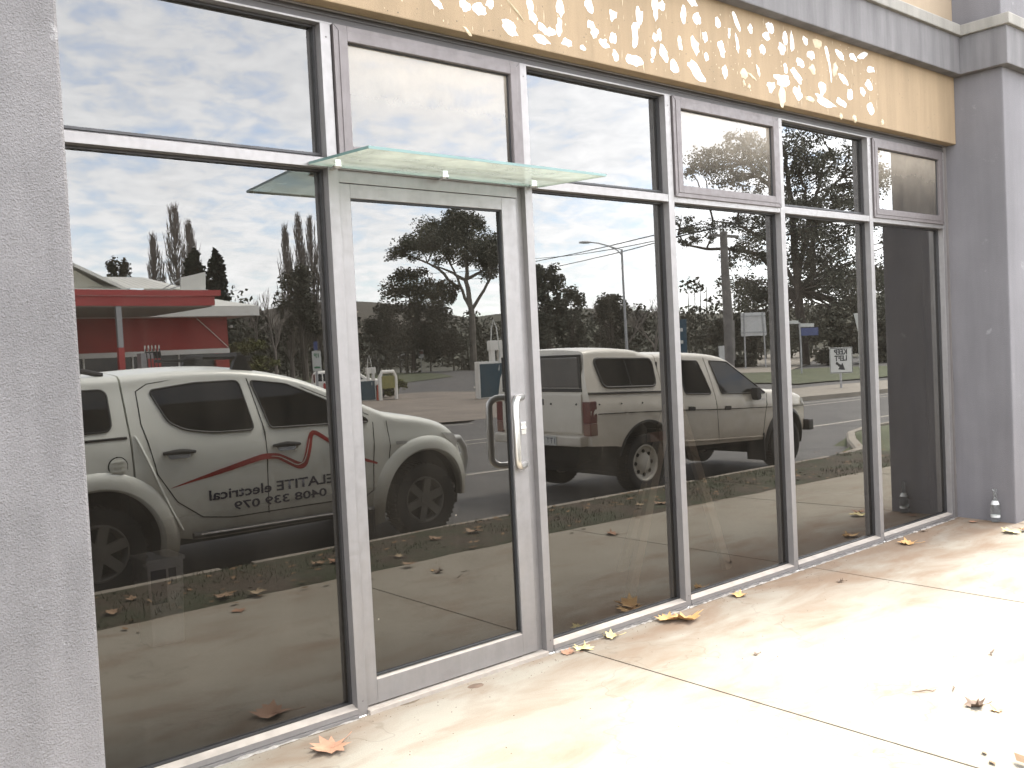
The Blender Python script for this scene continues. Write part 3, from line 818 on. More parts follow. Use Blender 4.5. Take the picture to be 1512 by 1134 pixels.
AW = (1, 3, 5)
bay_label = ['wide fixed window beside the left pillar', None, 'fixed window right of the glass door', 'third fixed window from the right pillar',
             'second fixed window from the right pillar', 'window next to the right pillar']
for i in range(6):
    x0, x1 = MX[i] + MW, MX[i + 1]
    # transom
    mb = MB(); mb.box(x0, x1, .002, .10, ZT, ZTT)
    mb.add([(x0, .004, ZTT), (x1, .004, ZTT), (x1, .064, ZTT + .020), (x0, .064, ZTT + .020), (x0, .064, ZTT), (x1, .064, ZTT)],
           [(0, 1, 2, 3), (0, 3, 4), (1, 5, 2), (4, 3, 2, 5)])
    mb.build('transom', M['alu'], B, bevel=.0015)
    # upper light
    if i in AW:
        aw = empty('awning_window', (0, 0, 0)); aw.parent = B
        aw['label'] = {1: 'awning window above the door', 3: 'awning window between two fixed top lights', 5: 'awning window beside the right pillar'}[i]
        a, b, c, d = x0 + .008, x1 - .004, ZT + .034, ZH + .004
        s = .072
        mb = MB()
        for (q0, q1, q2, q3) in ((a, a + s, c, d), (b - s, b, c, d), (a + s, b - s, d - s, d), (a + s, b - s, c, c + s)):
            mb.box(q0, q1, -.012, .03, q2, q3)
        # raised inner step of the sash profile
        for (q0, q1, q2, q3) in ((a + .026, a + s - .002, c + .026, d - .026), (b - s + .002, b - .026, c + .026, d - .026),
                                 (a + s - .002, b - s + .002, d - s + .002, d - .026), (a + s - .002, b - s + .002, c + .026, c + s - .002)):
            mb.box(q0, q1, -.016, -.0115, q2, q3)
        mb.build('sash', M['alu_sash'], aw, bevel=.002)
        for (ux, uz, vx_, vz) in ((a, d, a + s, d - s), (b, d, b - s, d - s), (a, c, a + s, c + s), (b, c, b - s, c + s)):
            mb = MB(); mb.bar((ux + (vx_ - ux) * .04, -.0125, uz + (vz - uz) * .04), (ux + (vx_ - ux) * .34, -.0125, uz + (vz - uz) * .34), .0016, .0016, (0, 1, 0)); mb.build('mitre_joint', M['gasket'], aw)
        mb = MB(); g_ = .005
        beads(mb, a + s - .001, b - s + .001, c + s - .001, d - s + .001, .006, .006, .014); mb.build('gasket', M['gasket'], aw)
        pane_box('pane', a + s - .004, b - s + .004, c + s - .004, d - s + .004, .014, M['glass_awning'], aw)
        mb = MB(); mb.box(x0, x1, .034, .10, ZT + .036, ZH); 
        mb = MB(); beads(mb, x0, x1, ZTT + .02, ZH, .02, .034, .09); mb.build('inner_frame', M['alu'], aw)
    else:
        fw_ = empty('fixed_toplight', (0, 0, 0)); fw_.parent = B
        mb = MB(); beads(mb, x0, x1, ZTT + .018, ZH); mb.build('glazing_bead', M['bead'], fw_)
        pane_box('pane', x0, x1, ZTT + .01, ZH, G, M['glass'], fw_)
    if i == 1: continue
    # lower light
    fw_ = empty('fixed_window', (0, 0, 0)); fw_.parent = B; fw_['label'] = bay_label[i]
    pane_box('pane', x0, x1, .03, ZT, G, M['glass'], fw_)
    mb = MB(); beads(mb, x0, x1, .048, ZT); mb.build('glazing_bead', M['bead'], fw_)
    mb = MB(); mb.box(x0, x1, -.003, .10, .016, .040)
    mb.add([(x0, -.002, .040), (x1, -.002, .040), (x1, .060, .056), (x0, .060, .056), (x0, .06, .04), (x1, .06, .04)],
           [(0, 1, 2, 3), (0, 3, 4), (1, 5, 2), (4, 3, 2, 5)], 1)
    mb.box(x0, x1, -.012, .10, 0.001, .0135)
    mb.build('sill', [M['alu'], M['dust_sill']], fw_)
    # ragged mortar bead where the sill meets the paving
    mb = MB(); pts = []; rad = []
    for k in range(40):
        x = x0 - .05 + (x1 - x0 + .05) * k / 39
        pts.append((x, -.016 - rg.uniform(0, .006), .001)); rad.append(max(.0012, .0065 + rg.uniform(-.007, .004)))
    mb.tube(pts, rad, 6); mb.build('mortar_bead', M['sealant'], fw_)

# ---- the door
D = empty('door', (0, 0, 0)); D.parent = B; D['label'] = 'glazed door with a D handle under the glass canopy'
dx0, dx1 = MX[1] + MW, MX[2]
mb = MB(); mb.box(dx0, dx0 + .012, .012, .10, .02, ZT); mb.box(dx1 - .042, dx1, .034, .10, .02, ZT); mb.box(dx0 + .012, dx1 - .042, .018, .10, 2.452, ZT)
mb.box(dx1 - .046, dx1 - .042, .030, .09, .03, 2.452)
mb.build('door_frame', M['alu'], D, bevel=.002)
lx0, lx1, lz0, lz1 = dx0 + .014, dx1 - .050, .030, 2.449
gx0, gx1, gz0, gz1 = 2.305, 3.213, .152, 2.384
LY = .020
mb = MB(); mb.box(lx0, gx0, LY, LY + .045, lz0, lz1); mb.box(gx1, lx1, LY, LY + .045, lz0, lz1); mb.build('stile', M['alu'], D, bevel=.003)
mb = MB(); mb.box(gx0, gx1, LY, LY + .045, gz1, lz1); mb.build('top_rail', M['alu'], D, bevel=.002)
mb = MB(); mb.box(gx0, gx1, LY, LY + .045, lz0, gz0 - .012)
mb.add([(gx0, LY, gz0 - .012), (gx1, LY, gz0 - .012), (gx1, .045, gz0), (gx0, .045, gz0), (gx0, .05, gz0 - .012), (gx1, .05, gz0 - .012)],
       [(0, 1, 2, 3), (0, 3, 4), (1, 5, 2), (4, 3, 2, 5)], 1)
mb.build('bottom_rail', [M['alu'], M['dust_sill']], D, bevel=.0015)
mb = MB(); beads(mb, gx0, gx1, gz0, gz1, .007, .032, .046); mb.build('gasket', M['gasket'], D)
pane_box('pane', gx0, gx1, gz0 - .006, gz1, .046, M['glass_door'], D)
mb = MB()
hp = []
A0, A1 = Vector((3.288, LY, 1.398)), Vector((3.288, LY, 1.036))
dr = Vector((-.118, -.082, 0))
P0 = A0 + dr; P1 = A1 + dr
c = .045
for t in lin(0, 1, 3)[:-1]: hp.append(A0 + dr * (t * .62))
for k in range(6):
    t = k / 5 * math.pi / 2
    hp.append(A0 + dr * (.62 + .38 * math.sin(t)) + Vector((0, 0, -c * (1 - math.cos(t)))))
for k in range(6):
    t = (1 - k / 5) * math.pi / 2
    hp.append(A1 + dr * (.62 + .38 * math.sin(t)) + Vector((0, 0, c * (1 - math.cos(t)))))
for t in (.5, 0): hp.append(A1 + dr * (t * .62))
mb.tube(hp, .0182, 16); mb.build('handle', M['steel'], D, smooth=True)
mb = MB(); mb.box(3.270, 3.302, LY - .006, LY + .002, 1.20, 1.265); mb.lathe([(.0105, LY - .006), (.0105, LY - .016), (.0001, LY - .016)], (3.287, 0, 1.232), 14, 'y')
mb.box(3.2855, 3.2885, LY - .0175, LY - .0155, 1.225, 1.239)
mb.build('lock', M['chrome'], D, bevel=.001)
mb = MB(); mb.box(dx0 + .002, dx1 - .002, -.02, .10, -.01, .022); mb.build('threshold', M['dust_sill'], D, bevel=.004)

# ---- glass canopy over the door
C_ = empty('glass_canopy', (0, 0, 0)); C_.parent = B
cx0, cx1 = 2.085, 3.465
zb, zf, yb, yf = 2.514, 2.489, -.004, -.500
mb = MB(); t = .012
vs = [(cx0, yb, zb), (cx1, yb, zb), (cx1, yf, zf), (cx0, yf, zf)]
mb.add(vs + [(x, y, z + t) for x, y, z in vs], [(0, 1, 2, 3)], 0)
mb.f += [(7, 6, 5, 4)]; mb.mi += [2]
for q in ((0, 4, 5, 1), (1, 5, 6, 2), (2, 6, 7, 3), (3, 7, 4, 0)): mb.f.append(q); mb.mi.append(1)
mb.build('canopy_pane', [M['canopy_glass'], M['glass_edge'], M['glass_back']], C_, fix=False)
for x in (2.205, 2.80, 3.385):
    mb = MB()
    mb.lathe([(.0001, zb + .024), (.020, zb + .024), (.020, zb + .012), (.022, zb + .008), (.022, zb - .006), (.018, zb - .009), (.0001, zb - .009)], (x, -.045, -.002), 18)
    mb.box(x - .009, x + .009, -.045, .004, zb - .012, zb - .005)
    mb.build('clamp', M['steel'] if x != 2.80 else M['chrome'], C_)

# ---- dim room behind the glass
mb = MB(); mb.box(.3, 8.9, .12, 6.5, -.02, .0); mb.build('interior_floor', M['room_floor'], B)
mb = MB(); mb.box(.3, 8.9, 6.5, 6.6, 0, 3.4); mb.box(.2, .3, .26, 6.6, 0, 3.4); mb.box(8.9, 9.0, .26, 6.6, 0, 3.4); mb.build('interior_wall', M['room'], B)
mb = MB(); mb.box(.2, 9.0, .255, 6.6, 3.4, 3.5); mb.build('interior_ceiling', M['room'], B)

# ---- things seen faintly through the glass
bn_ = empty('waste_bin', (2.0, 1.95, 0), 'white plastic bin with dark stickers behind the left window', 'bin')
mb = MB()
q = [(-.11, -.13), (.11, -.13), (.11, .13), (-.11, .13)]
mb.add([(x * .86, y * .86, 0.0) for x, y in q] + [(x, y, .50) for x, y in q], [(0, 1, 2, 3), (7, 6, 5, 4), (0, 4, 5, 1), (1, 5, 6, 2), (2, 6, 7, 3), (3, 7, 4, 0)])
mb.build('tub', M['bin_white'], bn_, bevel=.01)
mb = MB(); mb.box(-.118, .118, -.138, .138, .50, .525); mb.build('rim', M['bin_white'], bn_, bevel=.006)
mb = MB(); mb.box(-.09, .0, -.1335, -.131, .26, .46); mb.build('sticker', M['blue_print'], bn_)
mb = MB(); mb.box(.015, .06, -.1335, -.131, .36, .46); mb.build('sticker', M['blue_print'], bn_)
ea = empty('sandwich_easel', (5.0, .42, 0), 'folding timber easel standing inside the window right of the door', 'easel')
mb = MB(); mb.bar((-.05, 0, 1.22), (-.52, 0, 0), .07, .035, (0, 1, 0)); mb.build('leg', M['timber'], ea)
mb = MB(); mb.bar((.05, 0, 1.22), (.52, 0, 0), .07, .035, (0, 1, 0)); mb.build('leg', M['timber'], ea)
mb = MB(); mb.bar((0, .05, 1.2), (0, .55, 0), .07, .035, (0, 1, 0)); mb.build('leg', M['timber'], ea)
mb = MB(); mb.box(-.30, .06, -.045, -.015, 1.0, 1.06); mb.build('ledge', M['pink_timber'], ea)

# ------------------------------------------------------------------ vehicles
def interp(tab, u):
    if u <= tab[0][0]: return tab[0][1]
    for (a, p), (b, q) in zip(tab[:-1], tab[1:]):
        if u <= b: return p + (q - p) * (u - a) / (b - a) if b > a else q
    return tab[-1][1]


def smooth_tab(tab, n=6):
    """Catmull-Rom through a profile table"""
    out = []
    for i in range(len(tab) - 1):
        p0 = tab[max(i - 1, 0)]; p1 = tab[i]; p2 = tab[i + 1]; p3 = tab[min(i + 2, len(tab) - 1)]
        for k in range(n):
            t = k / n; u = p1[0] + (p2[0] - p1[0]) * t
            m1 = (p2[1] - p0[1]) / max(1e-6, p2[0] - p0[0]) * (p2[0] - p1[0]); m2 = (p3[1] - p1[1]) / max(1e-6, p3[0] - p1[0]) * (p2[0] - p1[0])
            h = (2 * t ** 3 - 3 * t * t + 1) * p1[1] + (t ** 3 - 2 * t * t + t) * m1 + (-2 * t ** 3 + 3 * t * t) * p2[1] + (t ** 3 - t * t) * m2
            out.append((u, h))
    out.append(tab[-1]); return out


def round_poly(pts, r, n=5):
    out = []; k = len(pts)
    for i in range(k):
        p = Vector(pts[i]); a = Vector(pts[i - 1]); b = Vector(pts[(i + 1) % k])
        ra = min(r, (a - p).length * .45, (b - p).length * .45)
        p0 = p + (a - p).normalized() * ra; p2 = p + (b - p).normalized() * ra
        for j in range(n + 1):
            t = j / n; q = p0.lerp(p, t).lerp(p.lerp(p2, t), t); out.append((q.x, q.y))
    return out


class Car:
    """Local frame: +x is forward, y=+hw is the side nearer the shop, z=0 is the road."""

    def __init__(s, top, low, hw, shoulder=.10, crown=.04):
        s.top, s.low, s.hw, s.sh, s.crown = top, low, hw, shoulder, crown

    def shell(s, us, mat, name, parent, arches=()):
        mb = MB(); rows = []
        for u in us:
            zl = interp(s.low, u)
            for (cx, cz, r) in arches:
                if abs(u - cx) < r: zl = max(zl, cz + math.sqrt(r * r - (u - cx) ** 2))
            zt = interp(s.top, u); sh = min(s.sh, max(.02, (zt - zl) * .4)); row = []
            zs = zt - sh
            zl = min(zl, zs - .01)
            for k in range(11):
                z = zl + (zs - zl) * k / 10; row.append((u, s.hw(u, z), z))
            yb = s.hw(u, zs)
            for k in range(1, 6):
                a = k / 5 * math.pi / 2
                row.append((u, yb - sh * 1.25 * (1 - math.cos(a)), zs + sh * math.sin(a)))
            ye = row[-1][1]
            for k in range(1, 5):
                y = ye * (1 - k / 4); row.append((u, y, zt + s.crown * (1 - (y / max(ye, .01)) ** 2)))
            rows.append(row + [(x, -y, z) for x, y, z in row[-2::-1]])
        n = len(rows[0])
        for r in rows: mb.v += r
        for i in range(len(rows) - 1):
            for k in range(n - 1):
                mb.f.append((i * n + k, (i + 1) * n + k, (i + 1) * n + k + 1, i * n + k + 1)); mb.mi.append(0)
        mb.f.append(tuple(range(n))); mb.mi.append(0)
        mb.f.append(tuple((len(rows) - 1) * n + k for k in range(n))[::-1]); mb.mi.append(0)
        o = mb.build(name, mat, parent, smooth=True)
        return o

    def panel(s, poly, off, mat, name, parent, side=1, rim=.0, cell=.09):
        bm = bmesh.new()
        f = bm.faces.new([bm.verts.new((p[0], 0, p[1])) for p in poly])
        zs = [p[1] for p in poly]; z = min(zs) + cell
        while z < max(zs):
            bmesh.ops.bisect_plane(bm, geom=bm.verts[:] + bm.edges[:] + bm.faces[:], plane_co=(0, 0, z), plane_no=(0, 0, 1)); z += cell
        xs = [p[0] for p in poly]; x = min(xs) + cell * 2
        while x < max(xs):
            bmesh.ops.bisect_plane(bm, geom=bm.verts[:] + bm.edges[:] + bm.faces[:], plane_co=(x, 0, 0), plane_no=(1, 0, 0)); x += cell * 2
        if rim:
            be = [e for e in bm.edges if e.is_boundary]
            r = bmesh.ops.extrude_edge_only(bm, edges=be)
            new = set(v for v in r['geom'] if isinstance(v, bmesh.types.BMVert))
        else: new = set()
        for v in bm.verts:
            v.co.y = side * (s.hw(v.co.x, v.co.z) + (off if v not in new else off - rim))
        bmesh.ops.recalc_face_normals(bm, faces=bm.faces)
        big = max(bm.faces, key=lambda q: q.calc_area())
        if big.normal.y * side < 0: bmesh.ops.reverse_faces(bm, faces=bm.faces)
        me = bpy.data.meshes.new(name); bm.to_mesh(me); bm.free(); me.materials.append(mat)
        me.polygons.foreach_set("use_smooth", [True] * len(me.polygons)); me.set_sharp_from_angle(angle=R(35))
        o = bpy.data.objects.new(name, me); col.objects.link(o); o.parent = parent
        return o

    def line(s, pts, off, rad, mat, name, parent, side=1, n=5, closed=False):
        mb = MB(); q = []
        pts = list(pts) + ([pts[0]] if closed else [])
        for a, b in zip(pts[:-1], pts[1:]):
            st = max(1, int(math.hypot(b[0] - a[0], b[1] - a[1]) / .08))
            for k in range(st): q.append((a[0] + (b[0] - a[0]) * k / st, a[1] + (b[1] - a[1]) * k / st))
        q.append(pts[-1])
        mb.tube([(x, side * (s.hw(x, z) + off), z) for x, z in q], rad, n)
        return mb.build(name, mat, parent, smooth=True)

    def arch(s, cx, cz, r0, r1, a0, a1, bulge, mat, name, parent, side=1):
        mb = MB(); na = 30; prof = [(0, -.06), (0, .010), (.12, bulge), (.55, bulge * .9), (.9, .010), (1.0, -.004)]; vs = []
        for i in range(na + 1):
            a = R(a0 + (a1 - a0) * i / na)
            for t, h in prof:
                r = r0 + (r1 - r0) * t; x = cx + r * math.cos(a); z = cz + r * math.sin(a)
                vs.append((x, side * (s.hw(x, z) + h), z))
        m_ = len(prof)
        fs = [(i * m_ + k, i * m_ + k + 1, (i + 1) * m_ + k + 1, (i + 1) * m_ + k) for i in range(na) for k in range(m_ - 1)]
        mb.add(vs, fs); return mb.build(name, mat, parent, smooth=True)


def wheel(parent, x, y, z, r, wd, rimmat, spokes, side, steel=False):
    mb = MB(); h = wd / 2; q = r - .62 * r
    ri = r * .63
    mb.lathe([(ri, -h * .8), (r * .82, -h), (r * .95, -h * .92), (r, -h * .62), (r, h * .62), (r * .95, h * .92), (r * .82, h), (ri, h * .8), (ri, -h * .8)], (0, 0, 0), 40, 'y')
    for k in range(48):
        a = 2 * math.pi * k / 48
        for sy in (-1, 1):
            c, s_ = math.cos(a + .03 * sy), math.sin(a + .03 * sy)
            mb.bar((c * (r - .004), sy * h * .15, s_ * (r - .004)), (c * (r - .004), sy * h * .8, s_ * (r - .004)), .022, .022, (c, 0, s_))
    o = mb.build('wheel', M['tyre'], parent, smooth=True); o.location = (x, y, z)
    mb = MB(); f = side
    mb.lathe([(ri * .99, -h * .6 * f), (ri * .99, h * .78 * f), (ri * .93, h * .80 * f), (ri * .88, h * .62 * f), (ri * .80, h * .15 * f)], (0, 0, 0), 36, 'y')
    if steel:
        mb.lathe([(ri * .86, h * .55 * f), (ri * .62, h * .40 * f), (ri * .45, h * .62 * f), (ri * .25, h * .70 * f), (.0001, h * .72 * f)], (0, 0, 0), 32, 'y')
        for k in range(8):
            a = 2 * math.pi * k / 8
            mb.lathe([(.024, h * .44 * f), (.024, h * .52 * f), (.0001, h * .52 * f)], (math.cos(a) * ri * .63, 0, math.sin(a) * ri * .63), 10, 'y', 1)
    else:
        for k in range(spokes):
            a = 2 * math.pi * k / spokes + .3; c, s_ = math.cos(a), math.sin(a)
            mb.bar((c * .03, h * .62 * f, s_ * .03), (c * ri * .92, h * .66 * f, s_ * ri * .92), ri * .34, .03, (0, 1, 0))
        mb.lathe([(ri * .26, h * .50 * f), (ri * .24, h * .80 * f), (.0001, h * .84 * f)], (0, 0, 0), 20, 'y')
        mb.lathe([(ri * .92, h * .0 * f), (.0001, h * .0 * f)], (0, 0, 0), 24, 'y', 1)
    rm = mb.build('rim', [rimmat, M['under']], o, smooth=True)
    return o


def mudflap(parent, x, y, z0, z1, wd):
    mb = MB(); mb.box(x - .012, x + .012, y - wd / 2, y + wd / 2, z0, z1); return mb.build('mudflap', M['black_plastic'], parent, bevel=.004)


def usteps(a, b, arches, st=.07):
    us = set(lin(a, b, int((b - a) / st) + 2))
    for cx, cz, r in arches:
        for k in range(25):
            us.add(cx - r * math.cos(math.pi * k / 24))
        us.add(cx - r - .001); us.add(cx + r + .001)
    return sorted(u for u in us if a <= u <= b)


# ---- silver ute with a canopy (seen in the left window and the door)
HX, HY = 5.385, .13 - 4.0
CAR1 = empty('parked_ute', (HX, HY - .90, gz(HX)), 'silver dual cab ute with canopy, roof rack bar and red zigzag sign writing', 'ute', 'utes parked along the kerb')
top1 = smooth_tab([(-4.42, 1.60), (-4.36, 1.72), (-4.2, 1.765), (-3.6, 1.775), (-2.9, 1.765), (-2.3, 1.785), (-1.75, 1.765), (-1.3, 1.685), (-.976, 1.56), (-.62, 1.385), (-.40, 1.285),
                   (-.05, 1.215), (.19, 1.15), (.36, 1.07), (.47, .965), (.555, .80), (.60, .62), (.62, .50)], 5)
low1 = [(-4.42, .52), (-3.75, .50), (-3.6, .45), (-2.5, .40), (-2.3, .355), (-.62, .345), (-.5, .42), (.45, .43), (.62, .44)]


def hw1(u, z):
    y = .90
    y -= .055 * max(0, (.62 - z) / .35) ** 2
    y -= .012 * max(0, z - .95) ** 1 
    if z > 1.19: y -= .30 * (z - 1.19) + .16 * (z - 1.19) ** 2
    if u > .05: y -= .17 * ((u - .05) / .57) ** 2.4
    if u < -4.1: y -= .12 * ((-4.1 - u) / .32) ** 2
    y += .018 * math.exp(-((z - .98) / .10) ** 2) 
    return max(y, .25)


c1 = Car(top1, low1, hw1, .085, .035)
AR = [(.03, .37, .505), (-3.10, .37, .505)]
c1.shell(usteps(-4.42, -2.822, AR), M['car_silver'], 'tray_and_canopy', CAR1, AR)
c1.shell(usteps(-2.805, .62, AR), M['car_silver'], 'body', CAR1, AR)
mb = MB(); mb.box(-4.3, .5, -.60, .60, .42, 1.05); mb.box(-2.83, -2.79, -.80, .80, .5, 1.15); mb.box(-2.83, -2.79, -.62, .62, 1.15, 1.68); mb.box(-2.4, -.6, -.70, .70, .30, .5); mb.build('underbody', M['under'], CAR1)
for cx, cz, r in AR:
    mb = MB(); mb.lathe([(r + .015, -.70 if cx > -1 else -.84), (r + .015, .70 if cx > -1 else .84)], (cx, 0, cz), 28, 'y'); mb.f = [f for f in mb.f if sum(mb.v[i][2] for i in f) / 4 > cz - .1]; mb.mi = [0] * len(mb.f)
    mb.build('wheel_well', M['under'], CAR1, fix=False)
for sd in (1, -1):
    c1.arch(.03, .37, .50, .645, -2, 196, .035, M['car_silver'], 'wheel_arch', CAR1, sd)
    c1.arch(-3.10, .37, .50, .645, -12, 192, .035, M['car_silver'], 'wheel_arch', CAR1, sd)
    for x in (0.02, -3.10): wheel(CAR1, x, sd * .765, .37, .37, .25, M['rim'], 6, sd)
    rw = round_poly([(-2.60, 1.632), (-2.2, 1.672), (-1.80, 1.672), (-1.75, 1.232), (-2.12, 1.240), (-2.36, 1.285), (-2.49, 1.36)], .05)
    fwn = round_poly([(-1.69, 1.665), (-1.36, 1.618), (-1.02, 1.455), (-.64, 1.245), (-.62, 1.205), (-1.60, 1.236)], .04)
    cw = round_poly([(-4.22, 1.655), (-2.935, 1.662), (-2.945, 1.325), (-4.16, 1.315)], .07)
    for p in (rw, fwn, cw):
        c1.panel(p, .004, M['car_glass'], 'side_window', CAR1, sd, .02)
        c1.line(p, .005, .008, M['black_plastic'], 'window_seal', CAR1, sd, 5, True)
    # shut lines, body seams and creases
    c1.line([(-1.715, 1.70), (-1.655, 1.205), (-1.660, .49)], -.002, .006, M['under'], 'door_gap', CAR1, sd)
    c1.line([(-2.70, 1.63), (-2.71, 1.36), (-2.63, .95), (-2.47, .70), (-2.26, .545), (-2.0, .505), (-.70, .497), (-.60, .55), (-.57, 1.20)], -.002, .006, M['under'], 'door_gap', CAR1, sd)
    c1.line([(-2.70, 1.63), (-2.6, 1.685), (-2.2, 1.73), (-1.75, 1.715), (-1.35, 1.645), (-.98, 1.47), (-.60, 1.27)], -.002, .005, M['under'], 'door_gap', CAR1, sd)
    c1.line([(-4.40, 1.255), (-2.84, 1.262)], 0, .012, M['black_plastic'], 'canopy_seal', CAR1, sd)
    c1.line([(-2.78, 1.27), (-2.66, .95), (-2.52, .62), (-2.44, .46)], .004, .014, M['car_silver'], 'body_crease', CAR1, sd)
    c1.line([(-.42, 1.20), (-.40, .95), (-.44, .55)], -.002, .005, M['under'], 'guard_gap', CAR1, sd)
    for (a, b, z) in ((-2.575, -2.30, 1.108), (-1.60, -1.335, 1.075)):
        c1.panel(round_poly([(a + .03, z - .005), (b - .03, z - .012), (b - .05, z - .055), (a + .06, z - .052)], .02), .003, M['chrome'], 'handle_recess', CAR1, sd)
        mb = MB(); mm = (a + b) / 2
        mb.tube([(a, sd * (hw1(a, z) + .012), z), (a + .06, sd * (hw1(mm, z) + .030), z + .004), (mm, sd * (hw1(mm, z) + .034), z + .008), (b - .06, sd * (hw1(mm, z) + .030), z), (b, sd * (hw1(b, z) + .012), z - .008)], [.013, .019, .022, .019, .013], 8)
        mb.build('door_handle', M['black_plastic'], CAR1, smooth=True)
    c1.line([(-2.36, .40), (-.62, .375)], .035, .026, M['black_plastic'], 'side_step', CAR1, sd, 8)
    c1.line([(-2.30, .405), (-.66, .385)], .052, .010, M['chrome'], 'step_trim', CAR1, sd, 6)
    c1.panel(round_poly([(.22, 1.03), (.40, 1.005), (.47, .90), (.44, .84), (.33, .92)], .03), .008, M['lamp_clear'], 'headlight', CAR1, sd, .02)
    c1.panel(round_poly([(.50, .76), (.555, .74), (.575, .62), (.53, .60)], .015), .004, M['under'], 'fog_recess', CAR1, sd)
    c1.panel(round_poly([(-.34, .99), (-.20, .985), (-.20, .955), (-.33, .955)], .01), .004, M['lamp_clear'], 'indicator', CAR1, sd)
    # wing mirror
    mb = MB(); mb.lathe([(.0001, -.07), (.06, -.065), (.085, -.02), (.085, .03), (.06, .07), (.0001, .075)], (0, 0, 0), 14, 'y')
    o = mb.build('wing_mirror', M['car_silver'], CAR1, smooth=True); o.location = (-.86, sd * .98, 1.27); o.scale = (.8, 1.15, 1.0)
# filler flap
mb = MB()
for rad_, off in ((.078, .004), (.070, .010)):
    mb.lathe([(rad_ if off < .006 else .070, hw1(-2.94, 1.05) + off), (.0001, hw1(-2.94, 1.05) + off + .003)], (-2.935, 0, 1.045), 26, 'y', 1 if off < .006 else 0)
for z in (1.01, 1.045, 1.08): mb.bar((-2.985, hw1(-2.94, 1.05) + .016, z), (-2.885, hw1(-2.94, 1.05) + .016, z), .012, .012)
mb.build('filler_flap', [M['car_silver'], M['under']], CAR1, smooth=True)
# windscreen, rear glass
mb = MB(); us = lin(-1.02, -.44, 8); nn = 9; vs = []
for u in us:
    for k in range(nn):
        y = -.60 + 1.2 * k / (nn - 1); vs.append((u, y, interp(top1, u) + .035 * (1 - (y / .72) ** 2) + .006))
mb.add(vs, [(i * nn + k, (i + 1) * nn + k, (i + 1) * nn + k + 1, i * nn + k + 1) for i in range(len(us) - 1) for k in range(nn - 1)]); mb.build('windscreen', M['car_glass'], CAR1, smooth=True)
mb = MB(); mb.box(-4.432, -4.40, -.55, .55, 1.32, 1.62); mb.build('rear_window', M['car_glass'], CAR1, bevel=.01)
# roof rack bar with feet, canopy rails
mb = MB(); mb.bar((-1.72, .60, 1.90), (-1.72, -.60, 1.90), .05, .035); mb.build('roof_rack_bar', M['black_plastic'], CAR1, bevel=.008)
for sd in (1, -1):
    mb = MB(); mb.prism([(-1.82, 1.745), (-1.60, 1.725), (-1.69, 1.90), (-1.75, 1.90)], sd * .60 - .03, sd * .60 + .03); mb.build('rack_foot', M['black_plastic'], CAR1, bevel=.006)
    mb = MB(); mb.bar((-1.60, sd * .58, 1.868), (-2.06, sd * .58, 1.878), .035, .03); mb.build('rack_rail', M['black_plastic'], CAR1, bevel=.006)
    mb = MB(); mb.tube([(-2.90, sd * .55, 1.775), (-3.05, sd * .55, 1.815), (-3.4, sd * .55, 1.835), (-4.0, sd * .55, 1.835), (-4.25, sd * .55, 1.775)], .022, 8); mb.build('canopy_rail', M['black_plastic'], CAR1, smooth=True)
# nudge bar
mb = MB()
for sd in (1, -1):
    mb.tube([(.46, sd * .72, .93), (.60, sd * .69, .925), (.70, sd * .64, .82), (.745, sd * .60, .68), (.70, sd * .60, .50), (.62, sd * .62, .42), (.50, sd * .64, .43)], .036, 10)
mb.tube([(.735, .60, .72), (.765, 0, .73), (.735, -.60, .72)], .034, 10)
mb.tube([(.60, .69, .925), (.64, 0, .94), (.60, -.69, .925)], .034, 10)
mb.build('nudge_bar', M['sign_back'], CAR1, smooth=True)
mb = MB(); mb.box(.40, .615, -.58, .58, .44, .66); mb.build('lower_bumper', M['car_silver'], CAR1, bevel=.02)
for sd in (1, -1):
    mudflap(CAR1, -.60, sd * .74, .14, .52, .28); mudflap(CAR1, -3.66, sd * .74, .14, .52, .28)
# red zigzag and lettering on the near side (each lies flat on the door panels)


def ribbon(car, pts, widths, name, mat, parent, off=.005):
    q = []; wq = []
    for i in range(len(pts) - 1):
        for k in range(7):
            t = k / 7; q.append(Vector(pts[i]).lerp(Vector(pts[i + 1]), t)); wq.append(widths[i] + (widths[i + 1] - widths[i]) * t)
    q.append(Vector(pts[-1])); wq.append(widths[-1])
    # soften the corners
    for _ in range(3):
        q = [q[0]] + [(q[i - 1] + q[i] * 2 + q[i + 1]) / 4 for i in range(1, len(q) - 1)] + [q[-1]]
    mb = MB(); vs = []
    for i, p in enumerate(q):
        d = (q[min(i + 1, len(q) - 1)] - q[max(i - 1, 0)]).normalized(); nrm = Vector((-d.y, d.x)) * wq[i] / 2
        for e in (p + nrm, p - nrm): vs.append((e.x, car.hw(e.x, e.y) + off, e.y))
    mb.add(vs, [(2 * i, 2 * i + 2, 2 * i + 3, 2 * i + 1) for i in range(len(q) - 1)])
    return mb.build(name, mat, parent, smooth=True)


ribbon(c1, [(-2.52, .820), (-2.1, .905), (-1.71, .992), (-1.56, .985), (-1.35, .868), (-1.295, .875), (-1.215, 1.150), (-1.17, 1.155), (-.98, 1.02), (-.72, .86), (-.55, .80)],
       [.004, .040, .050, .050, .060, .060, .046, .040, .034, .030, .02], 'red_zigzag', M['decal_red'], CAR1)
ribbon(c1, [(-1.62, .987), (-1.54, .975), (-1.37, .875), (-1.30, .90), (-1.235, 1.10)], [.004, .008, .009, .009, .004], 'zigzag_highlight', M['car_silver'], CAR1, .008)


